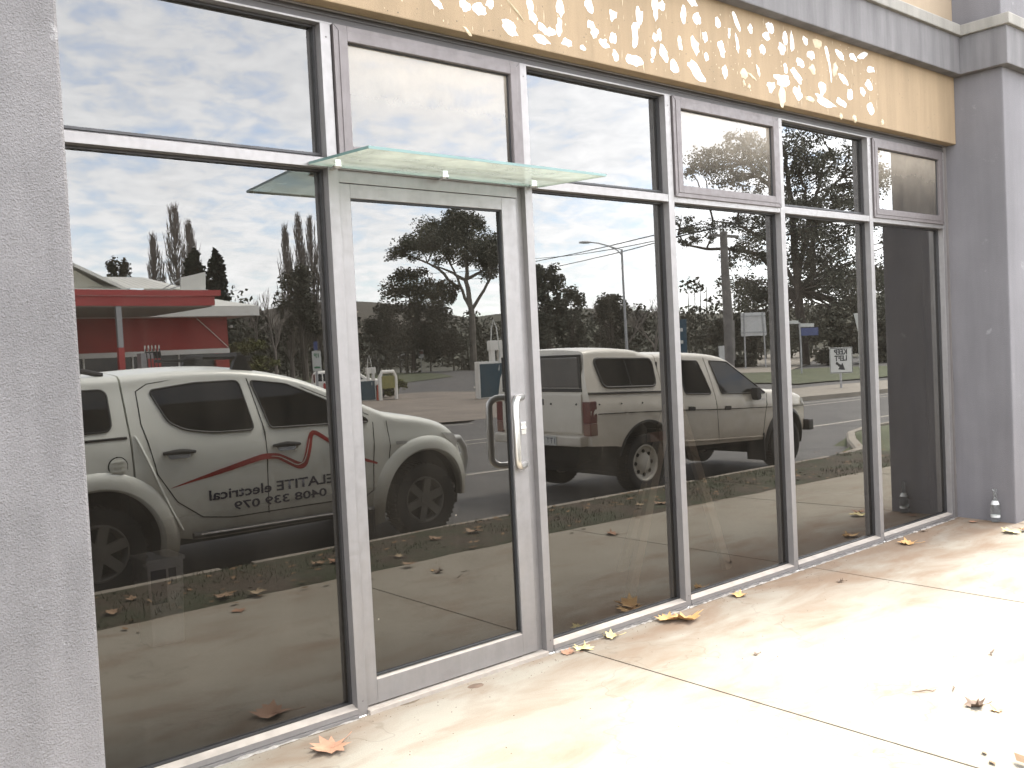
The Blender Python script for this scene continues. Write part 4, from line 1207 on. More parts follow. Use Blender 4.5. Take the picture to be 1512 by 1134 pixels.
def side_text(txt, size, x0, z0, x1, name):
    """lettering read from the kerb: it runs from the front of the ute to the back"""
    o = text_mesh(txt, size, name, M['decal_dark'], lambda c: Vector((c.x, c.y, 0)), align='LEFT', parent=CAR1, bold=size * .022)
    wd = max(v.co.x for v in o.data.vertices); k = (x0 - x1) / wd
    for v in o.data.vertices:
        x = x0 - v.co.x * k; z = z0 + v.co.y + .02 * (x0 - x) * 0
        v.co = Vector((x, hw1(x, z) + .005, z))
    return o


side_text("DELATITE electrical", .118, -.885, .675, -2.20, 'sign_writing')
side_text("0408 339 079", .098, -1.085, .565, -1.985, 'phone_number')

# ---- white ute with a canopy (seen right of the door)
H2X, H2Y = 8.69, .13 - 3.95
CAR2 = empty('parked_ute', (H2X, H2Y - .86, -.165), 'white older dual cab ute with fibreglass canopy and mud along its sills', 'ute', 'utes parked along the kerb')
top2 = smooth_tab([(-.945, 1.50), (-.925, 1.70), (-.86, 1.765), (-.5, 1.778), (-.06, 1.757), (.14, 1.715), (.24, 1.685), (.69, 1.680), (1.2, 1.660), (1.55, 1.622), (1.83, 1.545), (2.2, 1.30), (2.52, 1.105),
                   (2.8, 1.075), (3.13, 1.035), (3.45, .975), (3.60, .91), (3.665, .80), (3.69, .62), (3.69, .45)], 5)
low2 = [(-1.02, .66), (-.55, .62), (-.45, .60), (.5, .52), (.7, .485), (2.5, .405), (2.6, .42), (3.45, .42), (3.69, .45)]


def hw2(u, z):
    y = .86 - .03 * max(0, (.62 - z) / .3) ** 2
    rk = 1.02 - .052 * (u + .3)
    if z > rk + .06: y -= .17 * (z - rk - .06) + .13 * (z - rk - .06) ** 2
    y += .012 * math.exp(-((z - rk) / .03) ** 2)
    if u > 3.0: y -= .16 * ((u - 3.0) / .69) ** 2
    return y


c2 = Car(top2, low2, hw2, .07, .03)
AR2 = [(0.02, .36, .50), (2.99, .30, .455)]
c2.shell(usteps(-.945, .36, AR2), M['car_white'], 'tray_and_canopy', CAR2, AR2)
c2.shell(usteps(.375, 3.69, AR2), M['car_white'], 'body', CAR2, AR2)
mb = MB(); mb.box(-.85, 3.5, -.55, .55, .45, .95); mb.box(.36, .38, -.75, .75, .6, 1.58); mb.box(.6, 2.5, -.6, .6, .36, .5); mb.build('underbody', M['under'], CAR2)
mb = MB(); mb.tube([(0, -.7, .36), (0, .7, .36)], .05, 8); mb.lathe([(.0001, -.15), (.13, -.1), (.15, 0), (.13, .1), (.0001, .15)], (0, -.1, .36), 14, 'y'); mb.tube([(-.75, .35, .46), (-.35, .35, .50), (.3, .35, .5)], .09, 10); mb.build('rear_axle', M['under'], CAR2, smooth=True)
for cx, cz, r in AR2:
    mb = MB(); mb.lathe([(r + .015, -.74 if cx > 1 else -.82), (r + .015, .74 if cx > 1 else .80)], (cx, 0, cz), 28, 'y'); mb.f = [f for f in mb.f if sum(mb.v[i][2] for i in f) / 4 > cz - .1]; mb.mi = [0] * len(mb.f)
    mb.build('wheel_well', M['under'], CAR2, fix=False)
for sd in (1, -1):
    c2.arch(2.99, .30, .45, .515, -4, 190, .03, M['black_plastic'], 'wheel_arch', CAR2, sd)
    c2.arch(.02, .36, .495, .525, 20, 165, .012, M['black_plastic'], 'wheel_arch', CAR2, sd)
    wheel(CAR2, 0.0, sd * .735, .355, .36, .24, M['rim_white'], 0, sd, True); wheel(CAR2, 2.97, sd * .735, .320, .36, .24, M['rim_white'], 0, sd, True)
    cw = round_poly([(-.745, 1.668), (.285, 1.628), (.262, 1.280), (-.675, 1.322)], .09)
    rw = round_poly([(.725, 1.585), (1.19, 1.557), (1.325, 1.116), (.81, 1.150)], .035)
    fwn = round_poly([(1.43, 1.548), (1.80, 1.515), (2.17, 1.27), (2.52, 1.045), (1.54, 1.106)], .03)
    for p in (cw, rw, fwn):
        c2.panel(p, .004, M['car_glass'], 'side_window', CAR2, sd, .02)
        c2.line(p, .005, .014 if p is cw else .009, M['black_plastic'], 'window_seal', CAR2, sd, 6, True)
    c2.line([(-.22, 1.63), (-.20, 1.31)], .006, .007, M['black_plastic'], 'slider_bar', CAR2, sd)
    c2.line([(-.94, 1.268), (.36, 1.205)], .004, .013, M['black_plastic'], 'canopy_seal', CAR2, sd)
    c2.line([(-.82, 1.025), (.36, .963)], -.002, .006, M['under'], 'body_seam', CAR2, sd)
    c2.line([(.39, .963), (3.62, .792)], -.002, .006, M['under'], 'body_seam', CAR2, sd)
    c2.line([(1.335, 1.60), (1.40, 1.06), (1.43, .49)], -.002, .005, M['under'], 'door_gap', CAR2, sd)
    c2.line([(.62, 1.60), (.70, 1.1), (.66, .85), (.62, .56), (2.42, .45), (2.50, .80), (2.55, 1.04)], -.002, .005, M['under'], 'door_gap', CAR2, sd)
    c2.line([(.62, .555), (2.45, .45)], .004, .010, M['car_white'], 'sill_trim', CAR2, sd)
    for k in range(4): c2.line([(-.80 + k * .37, 1.135 - k * .02), (-.785 + k * .37, 1.134 - k * .02)], .004, .010, M['black_plastic'], 'tonneau_stud', CAR2, sd, 6)
    for (x, z) in ((.885, .958), (1.63, .915)):
        c2.panel(round_poly([(x - .065, z + .026), (x + .065, z + .018), (x + .065, z - .035), (x - .065, z - .028)], .012), .006, M['black_plastic'], 'door_handle', CAR2, sd, .01)
    c2.panel(round_poly([(2.23, .985), (2.50, .972), (2.50, .955), (2.23, .968)], .004), .005, M['sign_back'], 'badge', CAR2, sd)
    mb = MB(); mb.prism(round_poly([(2.17, 1.15), (2.25, 1.14), (2.27, .985), (2.19, .965), (2.15, 1.05)], .03), sd * (hw2(2.2, 1.1) + .03), sd * (hw2(2.2, 1.1) + .13)); mb.build('wing_mirror', M['black_plastic'], CAR2, bevel=.012)
    mb = MB(); mb.bar((2.24, sd * (hw2(2.2, 1.1) - .02), 1.10), (2.21, sd * (hw2(2.2, 1.1) + .06), 1.10), .05, .05); mb.build('mirror_arm', M['black_plastic'], CAR2)
    # tail lamp wrapping the rear corner
    tl = CAR2
    mb = MB(); y0, y1 = sd * (.86 - .115), sd * (.86 + .006)
    mb.box(-.962, -.84, min(y0, y1), max(y0, y1), .92, 1.175, 0); mb.box(-.962, -.84, min(y0, y1), max(y0, y1), .775, .918, 1)
    mb.build('tail_lamp', [M['lamp_red'], simple("amber grey lens", (.22, .12, .09), .3)], CAR2, bevel=.01)
    mudflap(CAR2, 2.44, sd * .72, .11, .50, .30)
    c2.panel(round_poly([(3.46, .93), (3.58, .89), (3.60, .80), (3.46, .82)], .015), .006, M['lamp_clear'], 'headlight', CAR2, sd)
# rear face: canopy window, tailgate, handle, plate, bumper
mb = MB(); mb.box(-.965, -.93, -.70, .70, 1.335, 1.70); mb.build('canopy_rear_window', simple("dusty rear glass", (.13, .125, .12), .18), CAR2, bevel=.03)
mb = MB(); mb.box(-.958, -.93, -.74, .74, 1.285, 1.328); mb.box(-.960, -.93, -.735, -.70, 1.33, 1.72); mb.box(-.960, -.93, .70, .735, 1.33, 1.72); mb.box(-.960, -.93, -.735, .735, 1.70, 1.725); mb.build('window_frame', M['black_plastic'], CAR2, bevel=.008)
mb = MB(); mb.box(-.972, -.93, -.735, .735, .80, 1.262); mb.build('tailgate', M['car_white'], CAR2, bevel=.015)
mb = MB(); mb.box(-.982, -.968, -.09, .09, 1.13, 1.20); mb.build('tailgate_handle', M['black_plastic'], CAR2, bevel=.006)
for y in (-.66, -.22, .22, .66):
    mb = MB(); mb.lathe([(.013, -.0), (.011, -.012), (.0001, -.014)], (0, 0, 0), 8, 'z'); o = mb.build('tonneau_stud', M['black_plastic'], CAR2); o.rotation_euler = (0, R(90), 0); o.location = (-.972, y, 1.145)
mb = MB(); mb.box(-1.07, -.93, -.80, .80, .655, .775); mb.build('rear_bumper', M['car_white'], CAR2, bevel=.02)
mb = MB(); mb.box(-1.082, -1.074, .03, .40, .66, .775); plate = mb.build('number_plate', M['sign_white'], CAR2, bevel=.003)
text_mesh("1TT 21T", .10, 'plate_text', M['decal_dark'], lambda c: Vector((-1.0835, .215 - c.x, .685 + c.y)), parent=plate)
mb = MB(); mb.box(3.62, 3.745, -.82, .82, .42, .585); mb.build('front_bumper', M['black_plastic'], CAR2, bevel=.03)
mb = MB(); us = lin(1.84, 2.50, 8); vs = []
for u in us:
    for k in range(9):
        y = -.60 + 1.2 * k / 8; vs.append((u, y, interp(top2, u) + .03 * (1 - (y / .72) ** 2) + .006))
mb.add(vs, [(i * 9 + k, (i + 1) * 9 + k, (i + 1) * 9 + k + 1, i * 9 + k + 1) for i in range(len(us) - 1) for k in range(8)]); mb.build('windscreen', M['car_glass'], CAR2, smooth=True)

# ---- a third car, partly hidden, out on the forecourt
CAR3 = empty('parked_wagon', (25.3, -38.4, gz(25.3)), 'white wagon with a red panel parked on the service station forecourt', 'car')
CAR3.rotation_euler = (0, 0, R(25))
top3 = smooth_tab([(-2.1, .95), (-2.0, 1.38), (-1.7, 1.47), (-.8, 1.50), (.1, 1.42), (.7, 1.02), (1.3, .93), (1.8, .75), (1.9, .5)], 4)
c3 = Car(top3, [(-2.1, .35), (1.9, .32)], lambda u, z: .84 - .2 * max(0, z - .9) - (.15 * (abs(u) - 1.6) if abs(u) > 1.6 else 0), .08, .03)
A3 = [(-1.25, .31, .38), (1.2, .31, .38)]
c3.shell(usteps(-2.1, 1.9, A3), M['white_paint'], 'body', CAR3, A3)
for sd in (1, -1):
    for x in (-1.25, 1.2): wheel(CAR3, x, sd * .72, .31, .31, .2, M['rim'], 5, sd)
    c3.panel(round_poly([(-1.9, 1.36), (-.2, 1.40), (.45, 1.0), (-1.85, 1.0)], .06), .004, M['car_glass'], 'side_window', CAR3, sd, .01)
    c3.panel([(-1.6, .9), (.9, .9), (.6, .62), (-1.6, .62)], .005, M['decal_red'], 'red_panel', CAR3, sd)
    mb = MB(); mb.box(-2.06, -1.98, sd * .72 - .07, sd * .72 + .07, .95, 1.36); mb.build('tail_lamp', M['lamp_red'], CAR3, bevel=.02)

# ------------------------------------------------------------------ service station across the road
SS = empty('service_station', (14, -50, gz(14)), 'red service station with white metal roofs and a long red edged canopy', 'service station')
SS.location = (0, 0, 0)
gS = -.28
# pump canopy: red fascia at y=-38 running off to the left
mb = MB(); mb.box(-14, 18.28, -37.95, -37.87, 4.80, 5.06); mb.box(18.20, 18.28, -46.5, -37.95, 4.80, 5.06); mb.build('canopy_fascia_lip', M['red_fascia'], SS)
mb = MB(); mb.box(-14, 18.02, -38.12, -38.0, 4.36, 4.80); mb.box(17.9, 18.02, -46.5, -38.12, 4.36, 4.80); mb.build('canopy_fascia', M['red_fascia'], SS)
mb = MB(); mb.box(-14, 17.9, -46.5, -38.12, 4.30, 4.42); mb.build('canopy_soffit', M['soffit'], SS)
mb = MB(); mb.add([(-14, -38.0, 5.06), (18.2, -38.0, 5.06), (18.2, -48, 5.75), (-14, -48, 5.75)], [(0, 1, 2, 3)])
for k in range(40): mb.bar((-13.5 + k * .8, -38.0, 5.07), (-13.5 + k * .8, -48, 5.76), .05, .05)
mb.build('canopy_roof', M['white_roof'], SS)
mb = MB(); mb.bar((-14, -44.0, 5.60), (16, -44.0, 5.52), .10, .14); mb.build('canopy_ridge', M['white_roof'], SS)
for x in (13.70, 4.0, -6.0):
    mb = MB(); mb.box(x - .11, x + .11, -38.2, -38.0, gS, 4.32); o = mb.build('canopy_column', M['galv'], SS)
    mb = MB(); mb.box(x - .125, x + .125, -38.22, -37.98, 1.2, 2.55); mb.build('column_wrap', M['red_fascia'], o)
# red shop building
mb = MB(); mb.box(-14, 23.85, -58, -49.9, 2.55, 4.40); mb.box(-14, 23.85, -58, -49.95, gS, .6); mb.box(23.0, 23.85, -58, -49.92, .6, 2.3)
mb.build('red_wall', M['red_paint'], SS)
mb = MB(); mb.box(-14, 23.88, -49.95, -49.85, 2.28, 2.55); mb.build('white_band', M['white_paint'], SS)
mb = MB(); mb.box(-14, 23.0, -50.4, -50.2, .6, 2.28); sw = mb.build('shop_window', M['dark_window'], SS)
for k in range(14):
    mb = MB(); mb.box(-13 + k * 2.6, -12.92 + k * 2.6, -50.18, -50.1, .6, 2.28); mb.build('window_mullion', M['white_paint'], sw)
mb = MB(); mb.box(-14, 25.25, -58.5, -48.6, 4.40, 4.66); mb.box(-14, 25.25, -48.62, -48.45, 4.40, 4.98); mb.box(25.1, 25.26, -58.5, -48.62, 4.40, 4.98); mb.build('eave', M['white_paint'], SS)
mb = MB(); mb.add([(-14, -48.5, 4.99), (25.2, -48.5, 4.99), (22.0, -53.5, 6.2), (-14, -53.5, 6.2), (25.2, -58.5, 4.99)], [(0, 1, 2, 3), (1, 4, 2)]); mb.build('skillion_roof', M['white_roof'], SS)
# gable and hipped roof behind
mb = MB(); mb.prism([(11.0, 6.2), (18.2, 6.2), (15.2, 8.05), (14.6, 8.05)], -53.0, -52.8); mb.build('gable_wall', M['cream_board'], SS)
mb = MB(); mb.add([(14.9, -52.2, 8.35), (18.9, -52.2, 6.35), (18.9, -62, 6.35), (14.9, -62, 8.35), (10.9, -52.2, 6.35), (10.9, -62, 6.35),
                   (14.9, -52.2, 8.15), (18.9, -52.2, 6.12), (10.9, -52.2, 6.12)], [(0, 1, 2, 3), (4, 0, 3, 5), (0, 6, 7, 1), (4, 8, 6, 0)]); mb.build('gable_roof', M['white_roof'], SS)
mb = MB(); mb.add([(17.0, -56, 7.35), (21.2, -56, 7.35), (22.6, -52.6, 6.35), (17.0, -52.6, 6.35), (22.6, -60, 6.35)], [(0, 1, 2, 3), (1, 4, 2)])
for k in range(12): mb.bar((17.3 + k * .4, -52.62, 6.36), (17.3 + k * .32, -56, 7.36), .03, .03)
mb.build('hip_roof', M['white_roof'], SS)
mb = MB(); mb.prism([(21.7, 6.1), (23.25, 6.05), (23.3, 7.28), (21.75, 6.92)], -51.6, -51.45); mb.build('roof_screen', M['white_roof'], SS)
mb = MB(); mb.bar((21.75, -51.5, 6.85), (20.6, -51.5, 6.2), .06, .06); mb.bar((21.75, -51.5, 6.45), (20.8, -51.5, 6.15), .06, .06); mb.build('screen_brace', M['galv'], SS)
mb = MB(); mb.tube([(21.9, -49.82, 4.35), (23.8, -49.82, 2.6)], .025, 6); mb.build('downpipe', M['white_paint'], SS)
mb = MB(); mb.box(24.0, 24.12, -49.8, -49.7, 3.75, 3.9); mb.bar((23.85, -49.75, 3.8), (24.05, -49.75, 3.85), .03, .03); mb.build('wall_lamp', M['white_paint'], SS)


def pump(x, y, z, label, kind, rz=0.0, s=1.0):
    e = empty('fuel_pump', (x, y, z), label, 'fuel pump', 'fuel pumps on the forecourt', rz)
    e.scale = (s, s, s)
    if kind == 'tall':
        mb = MB(); mb.box(-.42, .12, -.25, .25, 0, 2.55); mb.build('cabinet', M['galv'], e, bevel=.02)
        mb = MB(); mb.box(-.15, .42, .26, .34, .5, 2.3); mb.build('front_panel', M['red_fascia'], e, bevel=.01)
        mb = MB(); mb.box(-.1, .42, -.22, .24, 1.95, 2.6); mb.build('head', M['under'], e, bevel=.02)
        for k in range(5):
            mb = MB(); xx = -.25 + k * .15
            mb.tube([(xx, .30, 2.75), (xx + .02, .42, 2.45), (xx + .04, .46, 1.7), (xx, .4, .9), (xx + .06, .34, 1.5)], .022, 6); mb.build('hose', M['black_plastic'], e, smooth=True)
            mb = MB(); mb.box(xx - .02, xx + .02, .27, .33, 2.62, 2.86); mb.build('nozzle', M['white_paint'], e)
    else:
        mb = MB(); mb.box(-.62, .62, -.28, .28, 0, 1.62); mb.build('cabinet', M['white_paint'], e, bevel=.03)
        mb = MB(); mb.box(-.56, .56, .28, .31, .06, 1.52); mb.build('front_panel', M['pump_blue'], e, bevel=.02)
        mb = MB(); mb.box(.42, .62, -.2, .2, 1.62, 2.25); mb.box(.05, .22, -.2, .2, 1.62, 2.25); mb.box(.0, .72, -.22, .22, 2.1, 2.55); mb.build('head', M['white_paint'], e, bevel=.02)
        for xx in (.12, .62):
            mb = MB(); mb.tube([(xx, 0, 2.5), (xx + .04, .05, 3.1), (xx + .14, .1, 3.45), (xx + .24, .16, 3.1), (xx + .30, .25, 2.0), (xx + .2, .3, 1.2)], .028, 6); mb.build('hose', M['sign_white'] if xx < .3 else M['black_plastic'], e, smooth=True)
        mb = MB(); mb.lathe([(.22, 0), (.17, .5), (.11, 1.15), (.09, 1.2), (.0001, 1.2)], (.86, .15, 0), 14); mb.build('bollard_cover', M['orange'], e, smooth=True)
    return e


pump(14.73, -37.7, -.28, 'tall grey fuel pump with black hoses beside the canopy column', 'tall', s=1.0)
pump(26.7, -29.0, gz(26.7), 'low blue fuel pump with white hose head standing alone on the forecourt', 'low', R(20))
pt_ = pump(24.1, -35.2, gz(24.1), 'low blue fuel pump beside the yellow topped barrier hoop', 'low', R(20), .62)
hb = empty('barrier_hoop', (24.9, -34.6, gz(24.9)), 'yellow and white steel hoop barrier next to a fuel pump', 'barrier')
mb = MB(); mb.tube([(-.45, 0, 0), (-.45, 0, 1.1), (-.32, 0, 1.35), (.32, 0, 1.35), (.45, 0, 1.1), (.45, 0, 0)], .09, 8); mb.build('hoop', M['white_paint'], hb, smooth=True)
mb = MB(); mb.box(-.40, .40, -.04, .04, .55, 1.15); mb.build('panel', M['hi_yellow'], hb)
sh_ = empty('small_shrub', (25.7, -35.0, gz(25)), 'small yellow green shrub beside the fuel pump', 'shrub')

# ------------------------------------------------------------------ signs, lamp, poles, wires


def post_sign(name, loc, label, rz=0.0, cat='sign'):
    return empty(name, loc, label, cat, None, rz)


def facing(x, y): return math.atan2(x - 0.0, -(y - (.13 + 3.76)))   # turn the face (local +y) to the mirrored viewer


# keep left sign on the median
kx, ky = 32.35, -15.05
kl = post_sign('keep_left_sign', (kx, ky, gz(kx) + .14), 'white KEEP LEFT sign with black arrow on the concrete median', R(30))
mb = MB(); mb.tube([(0, 0, -.1), (0, 0, 1.45)], .045, 8); mb.build('post', M['galv'], kl)
mb = MB(); mb.box(-.47, .47, .05, .07, .55, 1.52); pn = mb.build('sign_panel', M['sign_white'], kl, bevel=.008)
mb = MB()
for q in ((-.46, .46, .535 + .03, .59), (-.46, .46, 1.48, 1.505), (-.46, -.44, .59, 1.48), (.44, .46, .59, 1.48)): mb.box(q[0], q[1], .0705, .072, q[2], q[3])
mb.build('border', M['sign_black'], pn)
text_mesh("KEEP", .27, 'sign_text', M['sign_black'], lambda c: Vector((-c.x * .92, .0735, 1.265 + c.y)), parent=pn, bold=.010)
text_mesh("LEFT", .27, 'sign_text', M['sign_black'], lambda c: Vector((-c.x * .92, .0735, 1.03 + c.y)), parent=pn, bold=.010)
mb = MB()
aw = [(-.05, .26), (-.05, .05), (-.155, .05), (0, -.20), (.155, .05), (.05, .05), (.05, .26)]
ca, sa = math.cos(R(-52)), math.sin(R(-52))
pp = [(-x * ca + z * sa, x * sa + z * ca) for x, z in aw]
mb.prism([(x, z + .80) for x, z in pp], .0705, .0735); mb.build('arrow', M['sign_black'], pn)

# big sign seen from behind, on two posts
bx, by = 67.7, -43.7
bs = post_sign('direction_sign', (bx, by, gz(bx) + .02), 'large blank grey back of a road sign on two posts', R(40))
mb = MB(); mb.prism(round_poly([(-1.12, 2.75), (1.12, 2.75), (1.12, 4.75), (-1.12, 4.75)], .15), -.02, .02); mb.build('sign_panel', M['sign_back'], bs)
for z in (3.05, 4.45):
    mb = MB(); mb.box(-1.1, 1.1, .02, .08, z - .05, z + .05); mb.build('brace', M['galv'], bs)
for x in (-.85, .85):
    mb = MB(); mb.tube([(x, .10, -.3), (x, .10, 4.75)], .065, 8); mb.build('post', M['galv'], bs)

# street name sign
sx, sy = 53.0, -29.9
st = post_sign('street_name_sign', (sx, sy, gz(sx)), 'blue and white street name blades on a slim post by the traffic island', R(35))
mb = MB(); mb.tube([(0, 0, -.2), (0, 0, 3.3)], .05, 8); mb.build('post', M['galv'], st)
mb = MB(); mb.box(.05, 1.15, -.02, .02, 2.45, 2.95); mb.build('blue_blade', M['sign_blue'], st)
mb = MB(); mb.box(.05, .9, -.02, .02, 3.0, 3.22); mb.build('white_blade', M['sign_white'], st)
mb = MB(); mb.box(-.95, -.05, -.02, .02, 3.2, 3.4); mb.build('white_blade', M['sign_white'], st)

# give way sign, seen nearly edge-on
gx_, gy_ = 62.0, -30.9
gw = post_sign('give_way_sign', (gx_, gy_, gz(gx_)), 'white backed triangular give way sign on a slim post at the right', R(130))
mb = MB(); mb.tube([(0, 0, -.2), (0, 0, 3.9)], .06, 8); mb.build('post', M['sign_white'], gw)
mb = MB(); mb.prism([(-.75, 3.95), (.75, 3.95), (0, 2.65)], .05, .09); mb.build('sign_panel', M['sign_white'], gw)

# yellow diamond and small square sign across the grass
dx, dy = 101.0, -147.0
dm_ = post_sign('warning_sign', (dx, dy, gz(dx) - .05), 'pale diamond warning sign back on a thin post beyond the lawn', R(32))
mb = MB(); mb.tube([(0, 0, -.2), (0, 0, 4.2)], .07, 8); mb.build('post', M['galv'], dm_)
mb = MB(); mb.prism([(-.92, 3.2), (0, 2.3), (.92, 3.2), (0, 4.1)], .08, .13); mb.build('sign_panel', M['sign_back'], dm_)
sq = post_sign('notice_board', (86.3, -119.2, gz(86.3)), 'small square white notice board in front of the dark trees', R(34))
mb = MB(); mb.tube([(0, 0, -.2), (0, 0, 3.5)], .05, 8); mb.build('post', M['galv'], sq)
mb = MB(); mb.box(-.40, .40, .06, .10, 2.35, 3.65); mb.build('sign_panel', M['sign_white'], sq)
mb = MB(); mb.box(-.30, .30, .10, .105, 2.95, 3.45); mb.build('print', simple('faded red print', (.30, .16, .13), .6), sq)

# parking sign by the kerb beyond the ute
PKX, PKY = 13.28, -20.29
pk = post_sign('parking_sign', (PKX, PKY, gz(PKX)), 'small white and green parking sign on a post behind the silver ute', R(20))
mb = MB(); mb.tube([(0, 0, 0), (0, 0, 2.35)], .035, 8); mb.build('post', M['galv'], pk)
mb = MB(); mb.box(-.11, .14, .04, .055, 1.60, 2.16); pn = mb.build('sign_panel', M['sign_white'], pk, bevel=.004)
text_mesh("1P", .16, 'sign_text', M['sign_green'], lambda c: Vector((.02 - c.x, .058, 1.98 + c.y)), parent=pn, bold=.006)
mb = MB(); mb.box(-.07, .10, .0555, .058, 1.68, 1.73); mb.build('green_arrow', M['sign_green'], pn)
mb = MB(); mb.box(-.05, .06, .035, .055, 2.19, 2.42); mb.build('upper_plate', M['sign_blue'], pk)

# teal price board
tb = post_sign('price_board', (54.75, -41.5, gz(55)), 'tall teal price board standing behind the white ute', R(35))
mb = MB(); mb.box(-.9, .9, -.15, .15, .4, 4.1); mb.build('board', M['sign_teal'], tb, bevel=.03)
for z in (1.4, 2.3, 3.2):
    mb = MB(); mb.box(-.6, .6, .15, .17, z, z + .25); mb.build('price_strip', M['sign_white'], tb)
wb = post_sign('meter_box', (43.6, -28.9, gz(43.6)), 'small pale box on a short post next to the timber pole', R(35), 'meter box')
mb = MB(); mb.tube([(0, 0, -.2), (0, 0, 1.1)], .04, 8); mb.build('post', M['galv'], wb)
mb = MB(); mb.box(-.22, .22, -.08, .08, 1.1, 1.95); mb.build('box', M['sign_back'], wb, bevel=.02)

# street light
sl = empty('street_lamp', (44.6, -37.1, gz(44.6)), 'tall steel street lamp with a long curved outreach arm', 'street lamp', rz=R(40))
mb = MB(); mb.tube([(0, 0, -.2), (0, 0, 4), (0, 0, 8.35)], [.10, .085, .06], 10); mb.build('pole', M['galv'], sl, smooth=True)
mb = MB(); arm = [(0, 0, 8.0), (-.25, 0, 8.3), (-.8, 0, 8.62), (-1.4, 0, 8.82), (-2.0, 0, 8.92)]; mb.tube(arm, .035, 8); mb.tube([(0, 0, 8.33), (-.7, 0, 8.58), (-1.4, 0, 8.80)], .028, 6); mb.build('outreach_arm', M['galv'], sl, smooth=True)
mb = MB(); mb.lathe([(.0001, -.30), (.09, -.26), (.13, -.1), (.12, .15), (.08, .32), (.0001, .34)], (0, 0, 0), 12, 'z'); o = mb.build('lamp_head', M['sign_back'], sl, smooth=True); o.rotation_euler = (0, R(-88), 0); o.location = (-2.25, 0, 8.92); o.scale = (.7, 1, 1.2)

# timber pole and its wires
up = empty('utility_pole', (37.2, -23.7, gz(37.2)), 'weathered timber power pole in front of the gum trees', 'power pole')
mb = MB(); mb.tube([(0, 0, -.3), (0, 0, 3.2), (-.03, 0, 7.35)], [.24, .22, .18], 12); mb.build('pole', M['pole_wood'], up, smooth=True)
mb = MB(); mb.box(.10, .31, -.14, .14, 1.2, 3.1); mb.build('cable_cover', M['pole_wood'], up, bevel=.02)
mb = MB(); mb.bar((-1.1, 0, 7.15), (1.1, 0, 7.15), .12, .12); mb.build('crossarm', M['pole_wood'], up)


def wire(a, b, sag, name='power_line', label=''):
    mb = MB(); a = Vector(a); b = Vector(b); pts = []
    for k in range(17):
        t = k / 16; p = a.lerp(b, t); p.z -= sag * 4 * t * (1 - t); pts.append(p)
    mb.tube(pts, .028, 5); o = mb.build(name, M['under'], None, smooth=True, fix=False); tag(o, label, 'wire', 'overhead wires across the street'); return o


wire((37.2, -23.7, 7.1), (92, -118, 13.5), .8, label='overhead wire running from the timber pole far into the trees, lowest of three')
wire((36.4, -24.4, 7.2), (86, -118, 14.4), .8, label='overhead wire from the left end of the crossarm into the trees')
wire((38.0, -23.0, 7.2), (97, -112, 16.5), .8, label='overhead wire from the right end of the crossarm, highest of three')
wire((37.2, -23.7, 7.0), (70, -12, 9.2), .6, label='overhead wire leaving the timber pole towards the right hand gum tree')

# ------------------------------------------------------------------ trees


def leaf_cloud(mb, c, rx, ry, rz, n, s, rg, shell=.30, droop=.0):
    for _ in range(n):
        while True:
            v = Vector((rg.uniform(-1, 1), rg.uniform(-1, 1), rg.uniform(-1, 1)))
            q = v.length
            if q < 1 and (q > shell or rg.random() < .5): break
        p = Vector((c[0] + v.x * rx, c[1] + v.y * ry, c[2] + v.z * rz + droop * rg.uniform(-1, 0)))
        ss = s * rg.uniform(.55, 1.3)
        a = Vector((rg.gauss(0, 1), rg.gauss(0, 1), rg.gauss(0, .7))).normalized(); b = a.cross(Vector((rg.gauss(0, 1), rg.gauss(0, 1), rg.gauss(0, 1)))).normalized()
        a *= ss; b *= ss * rg.uniform(.35, .7)
        mb.add([p - a, p - b, p + a * .9, p + b], [(0, 1, 2, 3)])


def subclouds(mb, c, rx, rz, n, s, rg, pieces=5, **k):
    """a clump made of several ragged tufts, with gaps between them"""
    for _ in range(pieces):
        o = Vector((rg.uniform(-1, 1), rg.uniform(-1, 1), rg.uniform(-.8, .8)))
        f = rg.uniform(.38, .66)
        leaf_cloud(mb, (c[0] + o.x * rx * .62, c[1] + o.y * rx * .62, c[2] + o.z * rz * .62), rx * f, rx * f, rz * f * 1.05, n // pieces, s, rg, **k)


def branch(mb, a, b, ra, rb, rg, depth, wob=.12, n=5):
    a = Vector(a); b = Vector(b); pts = [a.lerp(b, t) for t in lin(0, 1, n)]; ln = (b - a).length
    for i in range(1, n - 1): pts[i] += Vector((rg.uniform(-1, 1), rg.uniform(-1, 1), rg.uniform(-.5, .8))) * ln * wob * .5
    mb.tube(pts, [ra + (rb - ra) * t for t in lin(0, 1, n)], 6 if ra > .05 else 4, cap=False)
    return pts


